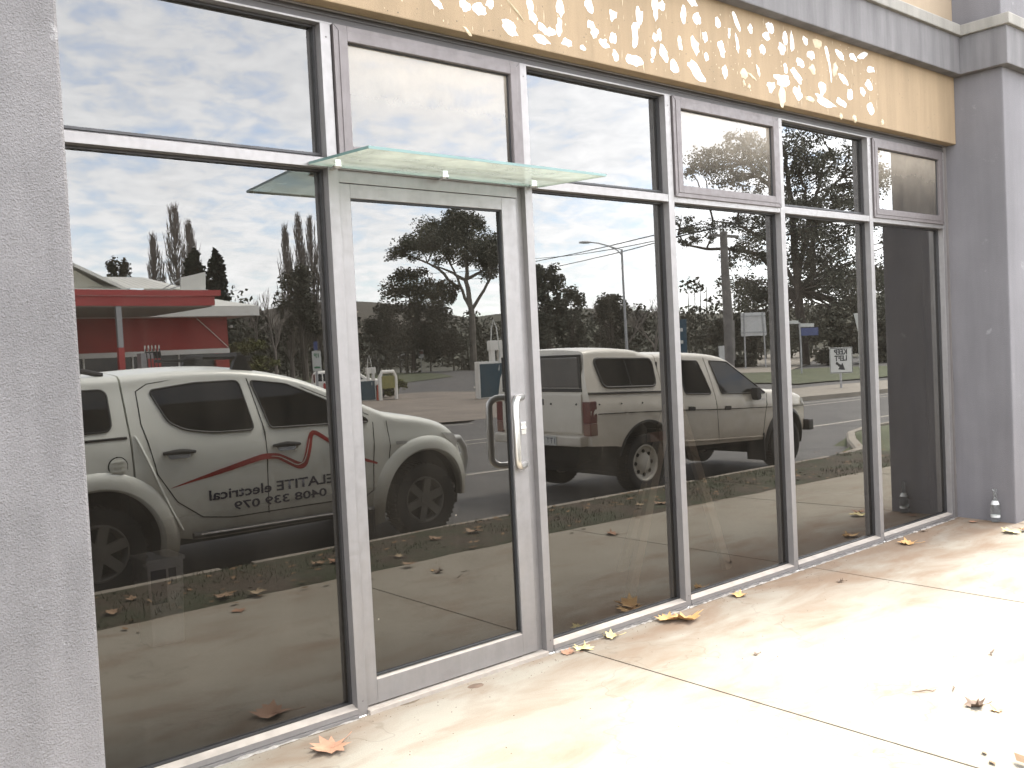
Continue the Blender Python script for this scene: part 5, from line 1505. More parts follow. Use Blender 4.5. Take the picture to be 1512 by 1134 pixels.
def limb_tree(name, label, cat, b, lm, cl, leaf, bark, r0, seed, dens=160, s=.42, group=None, twigs=True, droop=.0, fat=1.0):
    rg = random.Random(seed)
    t = empty(name, b, label, cat, group)
    cl = [(x, y, z, rx * fat, rz * fat) for x, y, z, rx, rz in cl]
    mb = MB()
    for li, path in enumerate(lm):
        rs = [max(.06, r0 * (1 - .78 * k / max(1, len(path) - 1)) * (1 if li == 0 else .52)) for k in range(len(path))]
        pts = []; rad = []
        for (p, q, ra, rb) in zip(path[:-1], path[1:], rs[:-1], rs[1:]):
            for k in range(4):
                v = Vector(p).lerp(Vector(q), k / 4) + Vector((rg.uniform(-1, 1), rg.uniform(-1, 1), 0)) * .12
                pts.append(v); rad.append(ra + (rb - ra) * k / 4)
        pts.append(Vector(path[-1])); rad.append(rs[-1]); pts[0] = Vector(path[0]) - Vector((0, 0, .5 if li == 0 else 0))
        mb.tube(pts, rad, 8)
    ends = [Vector(v) for p in lm for v in p[1:]]
    if twigs:
        for (x, y, z, rx, rz) in cl:
            c = Vector((x, y, z)); near = min(ends, key=lambda e: (e - c).length + max(0, e.z - c.z) * 2)
            branch(mb, near, c, .11, .04, rg, 0)
            for _ in range(3):
                branch(mb, c + Vector((0, 0, -.2)), c + Vector((rg.uniform(-1, 1) * rx, rg.uniform(-1, 1) * rx, rg.uniform(-.2, 1) * rz)), .045, .02, rg, 0, n=4)
    mb.build('trunk', bark, t, smooth=True, fix=False)
    mb = MB()
    for (x, y, z, rx, rz) in cl:
        n = int(dens * max(.35, rx * rz / 1.6))
        subclouds(mb, (x, y, z), rx * 1.2, rz * 1.22, n, s, rg, 10, droop=droop)
    mb.build('crown', leaf, t, fix=False)
    return t


gum_centre=dict(b=(92.5,-114.3,-1.05),cl=[(0.1, -1.0, 23.7, 2.2, 1.4), (2.5, 1.0, 22.5, 1.4, 1.2), (-3.4, -3.9, 22.7, 2.6, 1.3), (-1.0, -1.9, 21.3, 2.4, 1.4), (-6.9, -6.8, 20.2, 1.8, 1.3), (-7.7, -7.5, 19.0, 1.5, 0.8), (-4.6, -4.9, 20.3, 1.7, 1.3), (-8.9, -8.4, 18.2, 0.6, 0.5), (2.2, 1.0, 19.1, 2.8, 1.3), (3.5, 2.1, 18.0, 2.2, 1.5), (-1.7, -2.4, 18.4, 1.3, 1.3), (3.4, 2.1, 15.8, 1.5, 1.1), (-2.9, -3.3, 17.2, 1.1, 0.9), (-5.9, -5.9, 18.1, 1.1, 0.6)],lm=[[(0.2, 0.1, 0.2), (0.5, 0.0, 9.1), (0.2, -0.5, 14.0), (0.4, -0.5, 18.2), (0.4, -0.7, 21.9)], [(0.5, 0.0, 9.1), (-0.7, -1.3, 13.6), (-1.5, -2.0, 16.6), (-2.8, -3.3, 20.2)], [(-0.8, -1.3, 12.6), (-3.0, -3.3, 16.0), (-4.4, -4.6, 17.2), (-7.2, -7.0, 18.7)], [(0.5, 0.0, 9.3), (2.6, 1.6, 13.4), (3.5, 2.3, 15.3), (4.1, 2.6, 18.0)], [(0.2, -0.5, 14.0), (-1.9, -2.4, 15.7), (-3.7, -4.0, 16.8)], [(0.3, -0.4, 14.3), (2.4, 1.3, 15.6), (3.5, 2.1, 18.0)]])
dark_left=dict(b=(84.6,-121.1,-0.86),cl=[(0.6, -0.2, 15.1, 1.9, 1.3), (2.3, 1.2, 15.2, 1.7, 1.1), (-0.7, -1.2, 12.9, 1.7, 1.5), (1.4, 0.6, 12.8, 2.4, 1.7), (4.0, 2.8, 12.6, 2.6, 1.7), (5.4, 4.1, 12.0, 1.9, 1.9), (-1.3, -1.5, 9.5, 2.4, 1.9), (1.9, 1.2, 9.6, 2.8, 1.9), (4.5, 3.4, 8.6, 2.8, 2.6), (-2.8, -2.7, 6.6, 2.6, 2.2), (-0.0, -0.3, 5.7, 3.2, 2.6), (3.1, 2.4, 4.8, 3.2, 2.8), (5.7, 4.7, 4.1, 2.4, 2.4)],lm=[[(1.0, 0.8, 0.7), (1.3, 0.7, 8.4), (0.8, 0.1, 12.8)], [(1.3, 0.7, 8.4), (3.2, 2.2, 12.7)]])
gum_right=dict(b=(79.9,-46.2,-1.35),cl=[(-5.2, -5.4, 20.9, 1.9, 0.8), (-6.3, -6.4, 20.6, 1.6, 1.0), (-6.8, -6.7, 19.3, 1.2, 1.0), (-7.5, -7.3, 19.2, 0.6, 0.6), (-5.5, -5.6, 19.6, 1.5, 0.9), (-4.2, -4.7, 22.4, 0.8, 0.6), (-3.6, -4.1, 21.8, 1.3, 1.0), (-2.5, -3.2, 21.3, 1.3, 1.2), (-1.7, -2.5, 21.5, 1.0, 1.2), (-0.0, -1.0, 22.0, 1.4, 1.2), (1.2, 0.0, 21.6, 1.5, 0.8), (2.2, 0.8, 22.0, 1.3, 0.5), (2.2, 0.9, 20.2, 1.7, 0.6), (1.5, 0.4, 19.4, 1.3, 0.9), (0.4, -0.5, 18.5, 1.5, 0.9), (1.7, 0.6, 17.7, 1.2, 0.6), (4.2, 2.6, 20.6, 0.9, 0.9), (3.8, 2.4, 18.4, 0.9, 0.6), (3.4, 2.1, 17.1, 1.0, 0.8), (-3.8, -4.1, 18.5, 0.9, 0.5), (-4.8, -5.0, 18.2, 1.0, 0.5), (-1.9, -2.5, 18.0, 0.9, 0.6), (-0.2, -1.0, 16.8, 1.2, 0.9), (0.9, -0.0, 15.7, 1.5, 0.6), (3.2, 1.9, 15.7, 1.2, 0.8), (-8.4, -7.8, 14.6, 0.8, 0.5), (-7.6, -7.1, 13.8, 0.8, 0.6), (-6.2, -6.0, 14.1, 0.9, 0.6), (-6.4, -6.0, 12.9, 0.6, 0.6), (-4.2, -4.3, 14.2, 0.9, 0.6), (-3.5, -3.6, 13.0, 1.2, 0.9), (-4.5, -4.4, 11.3, 1.2, 0.9), (-3.2, -3.2, 11.1, 1.2, 1.2), (-2.5, -2.8, 13.9, 0.9, 0.9), (-5.1, -4.8, 10.2, 0.8, 0.5), (-0.3, -0.9, 13.1, 1.3, 1.3), (0.7, -0.0, 12.9, 1.5, 1.5), (2.0, 1.0, 13.6, 1.3, 1.3), (2.6, 1.7, 12.2, 1.5, 1.5), (-0.0, -0.6, 11.0, 1.8, 1.8), (2.0, 1.2, 10.5, 1.7, 1.7), (3.7, 2.6, 13.2, 1.0, 1.3), (4.8, 3.3, 16.7, 1.3, 1.3), (5.0, 3.5, 14.8, 1.3, 1.0), (5.1, 3.5, 18.6, 1.2, 0.8), (5.6, 3.8, 20.2, 1.0, 0.8)],lm=[[(-0.3, -0.2, -0.2), (-0.3, -0.6, 7.3), (-0.3, -0.9, 14.4), (-0.4, -1.2, 17.1), (-0.5, -1.4, 20.2), (-0.8, -1.7, 22.0)], [(-0.3, -0.6, 7.9), (0.8, 0.1, 13.7), (0.7, -0.2, 17.0), (0.2, -0.7, 18.4), (-0.1, -1.0, 20.6)], [(0.3, -0.2, 9.2), (1.9, 0.9, 15.8), (2.7, 1.5, 16.9), (3.5, 2.1, 17.9), (4.1, 2.6, 19.9)], [(-0.3, -1.0, 15.1), (-2.5, -3.0, 18.3), (-3.1, -3.5, 19.6), (-3.4, -3.9, 21.4)], [(-0.7, -1.4, 17.1), (-1.7, -2.3, 18.4), (-2.9, -3.4, 19.7)], [(-0.3, -0.6, 7.3), (-2.3, -2.5, 12.3), (-3.5, -3.6, 13.2), (-4.3, -4.4, 14.0), (-6.1, -5.9, 14.3)], [(-0.4, -0.6, 6.0), (-2.8, -2.9, 10.9), (-5.0, -4.8, 11.6), (-6.8, -6.3, 11.7), (-8.0, -7.4, 12.1), (-8.7, -8.0, 13.2)], [(0.7, 0.2, 7.8), (1.3, 0.4, 16.1), (2.0, 0.9, 18.0), (3.1, 1.7, 19.4)]])
gum_fill = [(6.8,1.3,7.2,1.7,1.3),(1.2,5.8,3.8,1.2,0.9),(10.8,3.4,8.8,1.0,0.7),(4.1,1.2,16.1,0.9,0.6),(3.3,-1.7,15.9,1.0,0.8),(3.4,5.8,17.2,0.8,0.6),(5.6,6.4,4.5,1.6,1.2),(1.2,3.5,8.1,1.6,1.2),(8.0,1.4,3.0,1.1,0.9),(-4.2,1.0,14.6,1.3,1.0),(2.1,0.6,14.9,1.1,0.8),(-0.6,3.7,7.6,1.6,1.2),(1.6,-3.7,7.4,0.9,0.7),(2.0,6.3,13.1,0.8,0.6),(-2.3,0.8,3.5,1.4,1.1),(5.6,5.8,3.3,1.1,0.8),(0.2,3.8,6.4,1.4,1.1),(1.9,6.2,4.8,1.6,1.2),(3.3,-3.5,15.0,1.2,0.9),(5.7,5.9,10.3,1.1,0.8),(1.8,4.8,2.5,0.9,0.6),(7.1,6.0,10.5,1.0,0.8),(3.6,2.7,5.6,1.2,0.9),(-4.7,0.7,4.2,1.2,0.9),(10.9,2.4,18.5,1.4,1.1),(3.5,5.7,17.8,1.5,1.1),(5.7,-2.3,12.9,1.6,1.2),(7.8,5.5,12.0,1.5,1.1),(0.6,3.3,14.8,1.1,0.8),(8.5,5.0,3.0,1.3,1.0),(4.5,4.6,4.7,1.5,1.1),(7.2,3.1,7.9,1.5,1.1),(0.2,1.8,7.8,1.2,0.9),(4.0,4.8,7.8,1.6,1.2),(0.7,5.2,9.6,1.2,0.9),(0.7,0.0,8.5,1.5,1.1),(3.2,3.6,6.0,1.4,1.0),(4.0,4.3,5.4,1.5,1.1),(10.8,2.5,8.1,1.7,1.3),(0.8,3.5,10.7,1.5,1.1),(9.2,4.3,11.8,1.5,1.1),(6.6,3.2,17.3,1.4,1.1),(4.9,-0.2,9.5,1.4,1.1),(0.5,2.7,8.7,1.4,1.0),(2.9,4.1,19.1,0.9,0.6),(0.2,0.0,19.7,1.3,1.0),(0.4,4.9,15.4,1.1,0.8),(-1.6,2.0,12.8,1.5,1.1),(-0.5,2.8,19.1,1.3,0.9),(5.7,-1.7,10.4,1.6,1.2),(3.6,0.4,6.0,1.2,0.9),(0.6,-1.3,10.0,1.7,1.2),(6.3,6.1,9.2,1.6,1.2),(0.3,-2.7,18.9,1.0,0.7),(3.2,3.3,4.4,1.2,0.9),(0.3,0.3,15.2,1.6,1.2),(3.4,-5.1,6.2,1.6,1.2),(2.2,-7.1,7.8,1.6,1.2),(3.7,-8.1,9.0,1.0,0.8),(2.5,-6.4,7.5,1.5,1.1),(5.9,-7.2,11.2,1.1,0.9),(3.2,-5.0,4.6,1.1,0.8),(0.1,-8.2,3.1,1.4,1.0),(4.6,-9.0,6.0,1.5,1.1),(0.1,-8.4,5.0,1.3,1.0),(3.5,-9.1,9.0,1.3,1.0),(3.9,-9.4,5.2,1.0,0.7),(6.6,-12.0,7.8,1.7,1.3),(6.9,-9.9,11.5,1.3,1.0),(5.3,-8.8,5.4,1.3,1.0),(4.7,-6.0,8.0,1.6,1.2),(5.6,-11.6,9.2,1.0,0.8),(4.6,-6.5,5.4,1.1,0.8),(1.5,-4.9,3.6,1.2,0.9),(2.5,-7.0,7.1,1.0,0.8),(0.0,-5.1,4.4,1.0,0.8),(6.7,-8.1,4.6,1.0,0.7),(9.3,-10.6,3.1,1.5,1.2)]
gum_more = [(-0.3,-1.0,23.2,2.6,1.5),(-1.8,-1.2,21.9,2.8,1.5),(-4.4,-1.0,21.3,2.7,1.4),(-2.5,-7.0,21.8,2.6,1.4),(-7.5,-2.1,20.1,2.7,1.3),(-6.6,-6.5,19.4,2.4,1.1),(-1.7,-6.5,19.8,2.2,1.3),(-4.1,0.0,19.2,2.5,1.3),(0.1,-1.4,19.5,2.4,1.3),(1.6,-0.8,21.0,2.4,1.3),(-0.6,3.4,18.5,2.5,1.4),(2.4,2.4,19.7,2.4,1.4),(3.4,-0.1,17.8,2.4,1.3),(3.2,2.4,16.8,2.1,1.5),(1.2,-2.2,17.7,1.5,1.0),(1.0,3.8,14.6,1.5,0.9),(2.8,4.2,18.5,2.1,1.5),(-2.5,0.8,23.8,1.7,1.1),(0.9,-0.4,24.1,1.7,1.0),(3.9,-2.3,24.0,1.5,1.0)]
gum_tufts = [(-4.9,-6.5,19.5,1.6,0.9),(-2.9,-6.6,20.8,1.6,0.9),(-4.8,-4.6,18.9,1.0,0.8),(-1.2,-4.9,19.5,1.5,1.1),(-4.2,-1.5,19.2,1.4,1.0),(-2.5,-1.7,18.9,1.1,1.0),(-1.5,-4.6,20.7,1.3,0.9),(-2.1,-5.6,21.7,1.2,0.8),(-1.6,-2.3,20.4,1.3,0.9),(-2.0,0.5,20.1,1.3,1.0),(-0.2,0.4,19.9,1.3,0.9),(-1.1,0.2,19.2,1.3,0.9),(1.8,2.0,19.8,1.1,0.8),(6.1,0.7,19.7,1.2,0.9),(1.0,2.1,18.2,1.0,0.8),(4.1,-1.6,19.1,1.2,0.8),(3.2,-2.3,18.1,1.2,0.9),(-0.2,2.5,16.5,1.0,0.8),(2.6,1.9,16.8,1.0,0.8),(0.2,-1.1,15.9,1.2,0.8),(-0.9,2.3,15.4,1.1,0.7),(3.5,2.3,15.6,1.2,0.8),(0.3,-5.0,17.7,0.9,0.6),(-5.7,-2.7,17.2,1.0,0.5),(-4.3,-6.0,18.1,1.2,0.5),(-6.7,-3.5,13.8,0.9,0.6),(-2.9,-4.5,14.7,1.0,0.7),(-0.2,-5.1,14.9,1.1,0.8),(-4.0,-1.9,12.7,1.0,0.9),(-6.0,-1.8,11.8,1.1,0.9),(-7.3,-3.5,10.6,0.9,0.5),(-6.8,-7.4,12.9,0.7,0.5),(-10.3,-5.6,13.4,0.6,0.4),(-10.2,-6.1,12.3,0.5,0.3)]
gum_centre['cl'] += gum_more
gum_right['cl'] += gum_fill + gum_tufts
limb_tree('gum_tree', 'tall gum tree with a spreading open crown and pale trunk', 'tree', gum_centre['b'], gum_centre['lm'], gum_centre['cl'], M['gum_leaf'], M['gum_bark'], .55, 21, 400, .21, fat=1.14)
limb_tree('oak_tree', 'dark broad bushy tree left of the tall gum', 'tree', dark_left['b'], dark_left['lm'], dark_left['cl'], M['dark_leaf'], M['bark'], .40, 22, 520, .25)
limb_tree('gum_tree', 'large ragged gum tree behind the right hand windows', 'tree', gum_right['b'], gum_right['lm'], gum_right['cl'], M['gum_leaf'], M['bark'], .46, 23, 500, .15, droop=.3)


def conifer(x, y, h, r, label, seed):
    rg = random.Random(seed); t = empty('conifer_tree', (x, y, gz(x)), label, 'tree', 'dark conifers behind the service station')
    mb = MB(); mb.tube([(0, 0, -.3), (0, 0, h * .9)], [.25, .05], 8); mb.build('trunk', M['bark'], t)
    mb = MB()
    for k in range(46):
        z = h * (.05 + .95 * (k / 45)); rr_ = r * (1 - (z / h) ** 2.2) ** .6 * rg.uniform(.75, 1.1) + .15
        for q in range(4):
            a = rg.uniform(0, 6.28); leaf_cloud(mb, (math.cos(a) * rr_ * .55, math.sin(a) * rr_ * .55, z), rr_ * .55, rr_ * .55, h * .045, 26, .32, rg)
    mb.build('crown', M['conifer'], t, fix=False)


conifer(36.0, -84.2, 12.9, 1.75, 'dark rounded conifer behind the service station roof, nearer the poplar', 31)
conifer(39.7, -87.7, 13.4, 1.85, 'dark tall conifer behind the white roof screen', 32)


def poplar(x, y, z0, h, r, seed, label, lean=0.0):
    rg = random.Random(seed); t = empty('poplar_tree', (x, y, z0), label, 'tree', 'bare poplars on the skyline')
    mb = MB(); mb.tube([(0, 0, -.3), (lean * .5, 0, h * .5), (lean, 0, h * .97)], [.28, .16, .02], 7)
    for k in range(170):
        z = h * rg.uniform(.08, .94); a = rg.uniform(0, 6.28); ln = (h * .30) * (1 - .55 * z / h) * rg.uniform(.6, 1.1); w_ = 1.75 * r * rg.uniform(.3, 1.0) * min(1, (h - z) / h * 2.2)
        b0 = Vector((lean * z / h, 0, z)); tip = b0 + Vector((math.cos(a) * w_, math.sin(a) * w_, ln))
        if tip.z > h: tip.z = h - rg.uniform(0, .4)
        mid = b0.lerp(tip, .4) + Vector((math.cos(a) * w_ * .35, math.sin(a) * w_ * .35, 0))
        mb.tube([b0, mid, tip], [.06, .045, .02], 4, cap=False)
        for _ in range(4):
            s0 = mid.lerp(tip, rg.uniform(0, .8)); e = s0 + Vector((rg.uniform(-.3, .3) * r, rg.uniform(-.3, .3) * r, rg.uniform(.5, 1.3)))
            mb.tube([s0, e], [.030, .016], 3, cap=False)
    mb.build('trunk', M['twig'], t, smooth=False, fix=False)


for q in ((42.5, -105.4, 20.9, 1.25, 'tallest bare poplar left of the two conifers'), (40.8, -106.5, 17.4, .85, 'shorter bare poplar at the left of its clump'), (43.8, -104.3, 18.9, 1.0, 'bare poplar at the right of the clump behind the conifers'),
          (57.0, -106.0, 19.5, .85, 'bare poplar left of the group near the door mullion'), (58.4, -105.0, 21.0, .85, 'tallest bare poplar of the group near the door mullion'),
          (59.6, -104.0, 20.4, .85, 'bare poplar right of the tallest one near the door mullion'), (60.8, -103, 18.6, .75, 'bare poplar half hidden by the door mullion')):
    poplar(q[0], q[1], gz(q[0]), q[2], q[3], int(q[0] * 10), q[4], -.5 if q[2] < 18 and q[0] < 42 else 0)


def bare_tree(x, y, h, spread, seed, label):
    rg = random.Random(seed); t = empty('bare_tree', (x, y, gz(x)), label, 'tree', 'bare winter trees'); mb = MB()

    def grow(p, d, ln, r, lv):
        e = p + d * ln
        mb.tube([p, p.lerp(e, .5) + Vector((rg.uniform(-1, 1), rg.uniform(-1, 1), 0)) * ln * .06, e], [r, r * .82, r * .62], 6 if lv < 2 else 4, cap=False)
        if lv >= 5: return
        for _ in range(3 if lv < 3 else 3):
            nd = (d + Vector((rg.gauss(0, .42 * spread), rg.gauss(0, .42 * spread), rg.uniform(-.05, .32)))).normalized()
            grow(p.lerp(e, rg.uniform(.72, 1.0)), nd, ln * rg.uniform(.62, .86), r * .60, lv + 1)

    grow(Vector((0, 0, -.3)), Vector((0, 0, 1)), h * .26, h * .020, 0)
    mb.build('trunk', M['twig'], t, fix=False)


bare_tree(104.0, -91.9, 13.2, 1.0, 41, 'bare spreading tree behind the street lamp')
bare_tree(107.5, -89.0, 12.6, 1.0, 42, 'bare spreading tree right of the street lamp')
bare_tree(48.9, -99.5, 13.0, .62, 43, 'thin bare tree beside the white roof corner')
bare_tree(50.6, -97.5, 12.2, .6, 44, 'thin bare tree between the roof corner and the pine')


def clump_tree(name, x, y, h, r, leaf, seed, label, base=.25, flat=1.0, n=26, s=.36, group=None, zb=None):
    rg = random.Random(seed); z0 = gz(x) if zb is None else zb
    t = empty(name, (x, y, z0), label, 'tree' if 'tree' in name else 'shrub', group)
    mb = MB(); top = h * (1 - .45 * flat * .5)
    mb.tube([(0, 0, -.3), (rg.uniform(-.2, .2), 0, h * .5), (rg.uniform(-.4, .4), 0, h * .85)], [max(.05, h * .022), h * .016 + .02, .03], 7)
    for k in range(7):
        a = rg.uniform(0, 6.28); mb.tube([(0, 0, h * rg.uniform(.25, .55)), (math.cos(a) * r * .7, math.sin(a) * r * .7, h * rg.uniform(.55, .85))], [h * .011 + .01, .02], 5, cap=False)
    mb.build('trunk', M['bark'], t, fix=False)
    mb = MB()
    for k in range(n):
        a = rg.uniform(0, 6.28); q = math.sqrt(rg.random()); z = h * (base + (1 - base) * rg.uniform(.05, .95)); f = math.sqrt(max(.05, 1 - ((z / h - .55) / .55) ** 2))
        subclouds(mb, (math.cos(a) * r * q * f * .8, math.sin(a) * r * q * f * .8, z - h * .03), r * .40, h * .11, 260, s * .66, rg, 6)
    mb.build('crown', leaf, t, fix=False)
    return t


clump_tree('pine_tree', 55.6, -100.4, 14.2, 3.2, M['dark_leaf'], 51, 'dark open pine tree in front of the poplars', base=.45, n=20, s=.34)
clump_tree('bush', 26.5, -52.5, 3.6, 1.9, M['bush_leaf'], 52, 'round olive green bush at the corner of the red building', base=.0, n=22, s=.16)
clump_tree('gum_tree', 81.9, -84.6, 14.0, 2.6, M['gum_leaf'], 53, 'rounded green gum tree right of the door', base=.25, n=30, s=.34)
clump_tree('gum_tree', 84.6, -83.0, 10.4, 2.2, M['gum_leaf'], 57, 'lower green gum tree just right of the rounded one', base=.15, n=24, s=.34)
clump_tree('round_tree', 95.2, -86.2, 10.4, 2.9, M['dark_leaf'], 54, 'dark dome shaped tree in front of the bare trees', base=.1, n=28, s=.36)
clump_tree('distant_tree', 47.7, -140.3, 19.4, 2.6, M['dark_leaf'], 55, 'dark flat topped tree top showing over the hipped roof', base=.6, n=18, s=.4)
clump_tree('distant_tree', 132, -122, 12.5, 2.4, M['dark_leaf'], 56, 'small rounded tree top on the skyline right of the door', base=.3, n=16, s=.45)
rg = random.Random(66); mb = MB(); subclouds(mb, (0, 0, .65), .7, .65, 420, .12, rg, 8); mb.build('crown', M['bush_leaf'], sh_, fix=False)
mb = MB(); mb.tube([(0, 0, -.1), (0, 0, .8)], [.04, .015], 6); mb.build('trunk', M['bark'], sh_)

# the far wood that reads as one dark mass
rg = random.Random(77); mb = MB()
line_ = [(44, -92), (52, -112), (66, -128), (82, -133), (98, -122), (108, -108), (118, -96), (124, -84), (122, -70), (118, -58), (122, -46), (120, -34)]
for i in range(len(line_) - 1):
    a, b = Vector((*line_[i], 0)), Vector((*line_[i + 1], 0)); ln = (b - a).length
    for k in range(int(ln / .28)):
        p = a.lerp(b, rg.random()); off = rg.uniform(-5, 7); d = Vector((p.x, p.y, 0)).normalized(); p = p + d * off
        hh = 8.2 + 3.0 * mnoise.noise(Vector((p.x * .10, p.y * .10, 3))) + rg.uniform(-1, 1) + (3.5 if p.x > 112 and p.y > -90 else 0)
        z = gz(p.x) + rg.random() ** .8 * hh
        leaf_cloud(mb, (p.x, p.y, z), 1.7, 1.7, 1.1, 34, .40, rg)
        if rg.random() < .25: mb.tube([(p.x, p.y, gz(p.x) - .3), (p.x + rg.uniform(-.5, .5), p.y, gz(p.x) + hh * .9)], [.16, .04], 5, cap=False)
o = mb.build('woodland', M['dark_leaf'], None, fix=False); o['kind'] = 'stuff'
rg = random.Random(78); mb = MB()
for k in range(420):
    a = R(rg.uniform(-75, -18)); d = rg.uniform(235, 460); x, y = math.cos(a) * d, math.sin(a) * d; z = gz(x) - .1 + hill_z(x, y)
    leaf_cloud(mb, (x, y, z + 1.5), rg.uniform(3, 7), rg.uniform(3, 7), rg.uniform(2, 4.5), 40, 1.3, rg)
o = mb.build('far_woodland', M['gum_leaf'], None, fix=False); o['kind'] = 'stuff'

# understorey by the big gums on the right
for (x, y, h, r, sd, lb) in ((76, -41, 5.2, 3.2, 61, 'dense dark shrub left of the right hand gum trunk'), (83, -40, 4.6, 3.2, 62, 'dense dark shrub right of the right hand gum trunk'), (90, -36, 6.0, 3.6, 63, 'dense dark shrub at the far right behind the give way sign'), (72, -49, 5.6, 3.0, 64, 'dense dark shrub behind the big grey sign')):
    clump_tree('shrub', x, y, h, r, M['dark_leaf'], sd, lb, base=.0, n=22, s=.34)

# ------------------------------------------------------------------ bottle, leaves and litter
bt = empty('bottle', (8.215, -.335, 0), 'empty clear glass bottle standing against the right pillar', 'bottle')
bm_ = bpy.data.materials.new("clear bottle glass"); bm_.use_nodes = True
pb = bm_.node_tree.nodes["Principled BSDF"]; pb.inputs["Base Color"].default_value = (.86, .88, .86, 1); pb.inputs["Roughness"].default_value = .05
pb.inputs["Transmission Weight"].default_value = .97; pb.inputs["IOR"].default_value = 1.25
mb = MB(); mb.lathe([(.0001, .002), (.034, .002), (.037, .008), (.037, .125), (.033, .150), (.020, .185), (.0145, .21), (.0135, .268), (.016, .270), (.016, .282), (.0001, .282)], (0, 0, 0), 24); mb.build('glass', bm_, bt, smooth=True)
mb = MB(); mb.lathe([(.0376, .040), (.0376, .060)], (0, 0, 0), 24); mb.build('label', M['sign_white'], bt, smooth=True, fix=False)
mb = MB(); mb.lathe([(.0340, .148), (.0225, .180)], (0, 0, 0), 24); mb.build('neck_label', M['sign_white'], bt, smooth=True, fix=False)

LOBES = [(0, -1.0), (.16, -.55), (.50, -.62), (.42, -.38), (.95, -.30), (.66, -.05), (1.0, .25), (.58, .26), (.62, .62), (.28, .52), (.0, 1.0), (-.28, .52), (-.62, .62), (-.58, .26), (-1.0, .25), (-.66, -.05), (-.95, -.30), (-.42, -.38), (-.50, -.62), (-.16, -.55)]


def leaf(x, y, z, size, rot, curl, mat, label, group, seed, tilt=0.0):
    rg = random.Random(seed); n = len(LOBES)
    mb = MB(); vs = []; rings = 4
    for r_ in range(rings + 1):
        t = r_ / rings
        for (a, b) in LOBES:
            px, py = a * t * size / 2 * rg.uniform(.93, 1.05), b * t * size / 2 * rg.uniform(.93, 1.05)
            q = math.hypot(px, py) / (size / 2)
            zz = .55 * curl * size * (q ** 2 * .45 + .28 * math.sin(3 * math.atan2(py, px) + seed) * q * q + .12 * math.sin(px / size * 9 + seed))
            vs.append((px, py, zz + .002))
    fs = []
    for r_ in range(rings):
        for k in range(n):
            a, b = r_ * n + k, r_ * n + (k + 1) % n
            fs.append((a, b, b + n, a + n))
    mn = min(v[2] for v in vs); vs = [(a, b, c - mn + .0015) for a, b, c in vs]
    mb.add(vs, fs)
    e = mb.build('fallen_leaf', mat, None, smooth=True, fix=False); e.location = (x, y, z); e.rotation_euler = (tilt, 0, rot)
    mb = MB(); mb.tube([(0, -size * .05, vs[0][2] + .001), (size * .05, -size * .6, vs[0][2] + .004), (size * .09, -size * .80, vs[0][2] + .010)], [.0016, .0013, .0020], 5); mb.build('stalk', mat, e)
    return tag(e, label, 'leaf', group)


GL = 'fallen leaves on the footpath'
leaf(3.455, -.068, 0, .105, .4, .35, M['leaf_brown'], 'small reddish brown leaf at the foot of the door mullion', GL, 1)
leaf(3.555, -.085, 0, .125, 2.2, .45, M['leaf_yellow'], 'pale yellow curled leaf beside the reddish brown one by the door', GL, 2)
leaf(3.80, -.058, 0, .12, 1.1, .65, M['leaf_yellow'], 'cream curled leaf against the sill between the door and the next mullion', GL, 3)
leaf(4.255, -.085, 0, .17, .8, .5, M['leaf_gold'], 'golden leaf with a green tinge, left of the big pair by the mullion', GL, 4)
leaf(4.335, -.165, 0, .21, 2.6, .55, M['leaf_gold'], 'largest golden leaf, upturned tips, by the mullion right of the door', GL, 5, .12)
leaf(4.96, -.085, 0, .13, 2.0, .5, M['leaf_gold'], 'small golden leaf below the third window from the right pillar', GL, 6)
leaf(7.0, -.176, 0, .16, .5, .5, M['leaf_gold'], 'pale tan leaf on the paving near the last window', GL, 7)
leaf(7.87, -.60, 0, .17, 1.2, .4, M['leaf_yellow'], 'pale curled leaf at the front corner of the right pillar', GL, 8)
leaf(8.0, -.66, 0, .14, 2.9, .4, M['leaf_brown'], 'brown leaf at the right edge beside the pillar corner', GL, 9)
leaf(1.915, -.215, 0, .20, 1.9, .42, M['leaf_pink'], 'pinkish brown leaf at the bottom left below the wide window', GL, 10)
leaf(4.115, -1.935, 0, .10, .9, .9, M['leaf_dark'], 'dark curled leaf fragment at the lower right of the paving', GL, 12)
leaf(4.128, -2.02, 0, .06, 2.4, .4, M['leaf_gold'], 'tiny tan leaf scrap next to the dark curled fragment', GL, 13)
leaf(4.075, -.834, 0, .035, .9, .9, M['leaf_dark'], 'tiny dark leaf scrap alone in the middle of the paving', GL, 14)
leaf(5.668, -.386, 0, .055, .2, .9, M['leaf_dark'], 'tiny dark upright leaf scrap near the second joint', GL, 15)
leaf(7.49, -.06, 0, .05, .2, .7, M['leaf_dark'], 'tiny dark leaf scrap under the last window', GL, 16)
leaf(8.10, -.20, 0, .09, 1.3, .3, M['leaf_brown'], 'brown leaf in the corner left of the bottle', GL, 17)


def twig(x, y, ln, rot, label, seed):
    rg = random.Random(seed); mb = MB(); pts = [(ln * (t - .5), rg.uniform(-.06, .06) * ln, .004 + rg.uniform(0, .006)) for t in lin(0, 1, 6)]
    mb.tube(pts, [.0015, .0025, .003, .003, .0022, .001], 5); o = mb.build('twig', M['leaf_dark'], None, smooth=True); o.location = (x, y, fp_z(x, y)); o.rotation_euler = (0, 0, rot); tag(o, label, 'twig', 'twigs on the footpath')


twig(4.137, -1.70, .12, -.6, 'short dark twig left of the dark curled leaf fragment', 1)
twig(4.857, -1.70, .12, .2, 'thin curved twig near the right edge of the paving', 2)
twig(4.25, -1.78, .07, .35, 'short pale stem between the two twigs on the paving', 3)
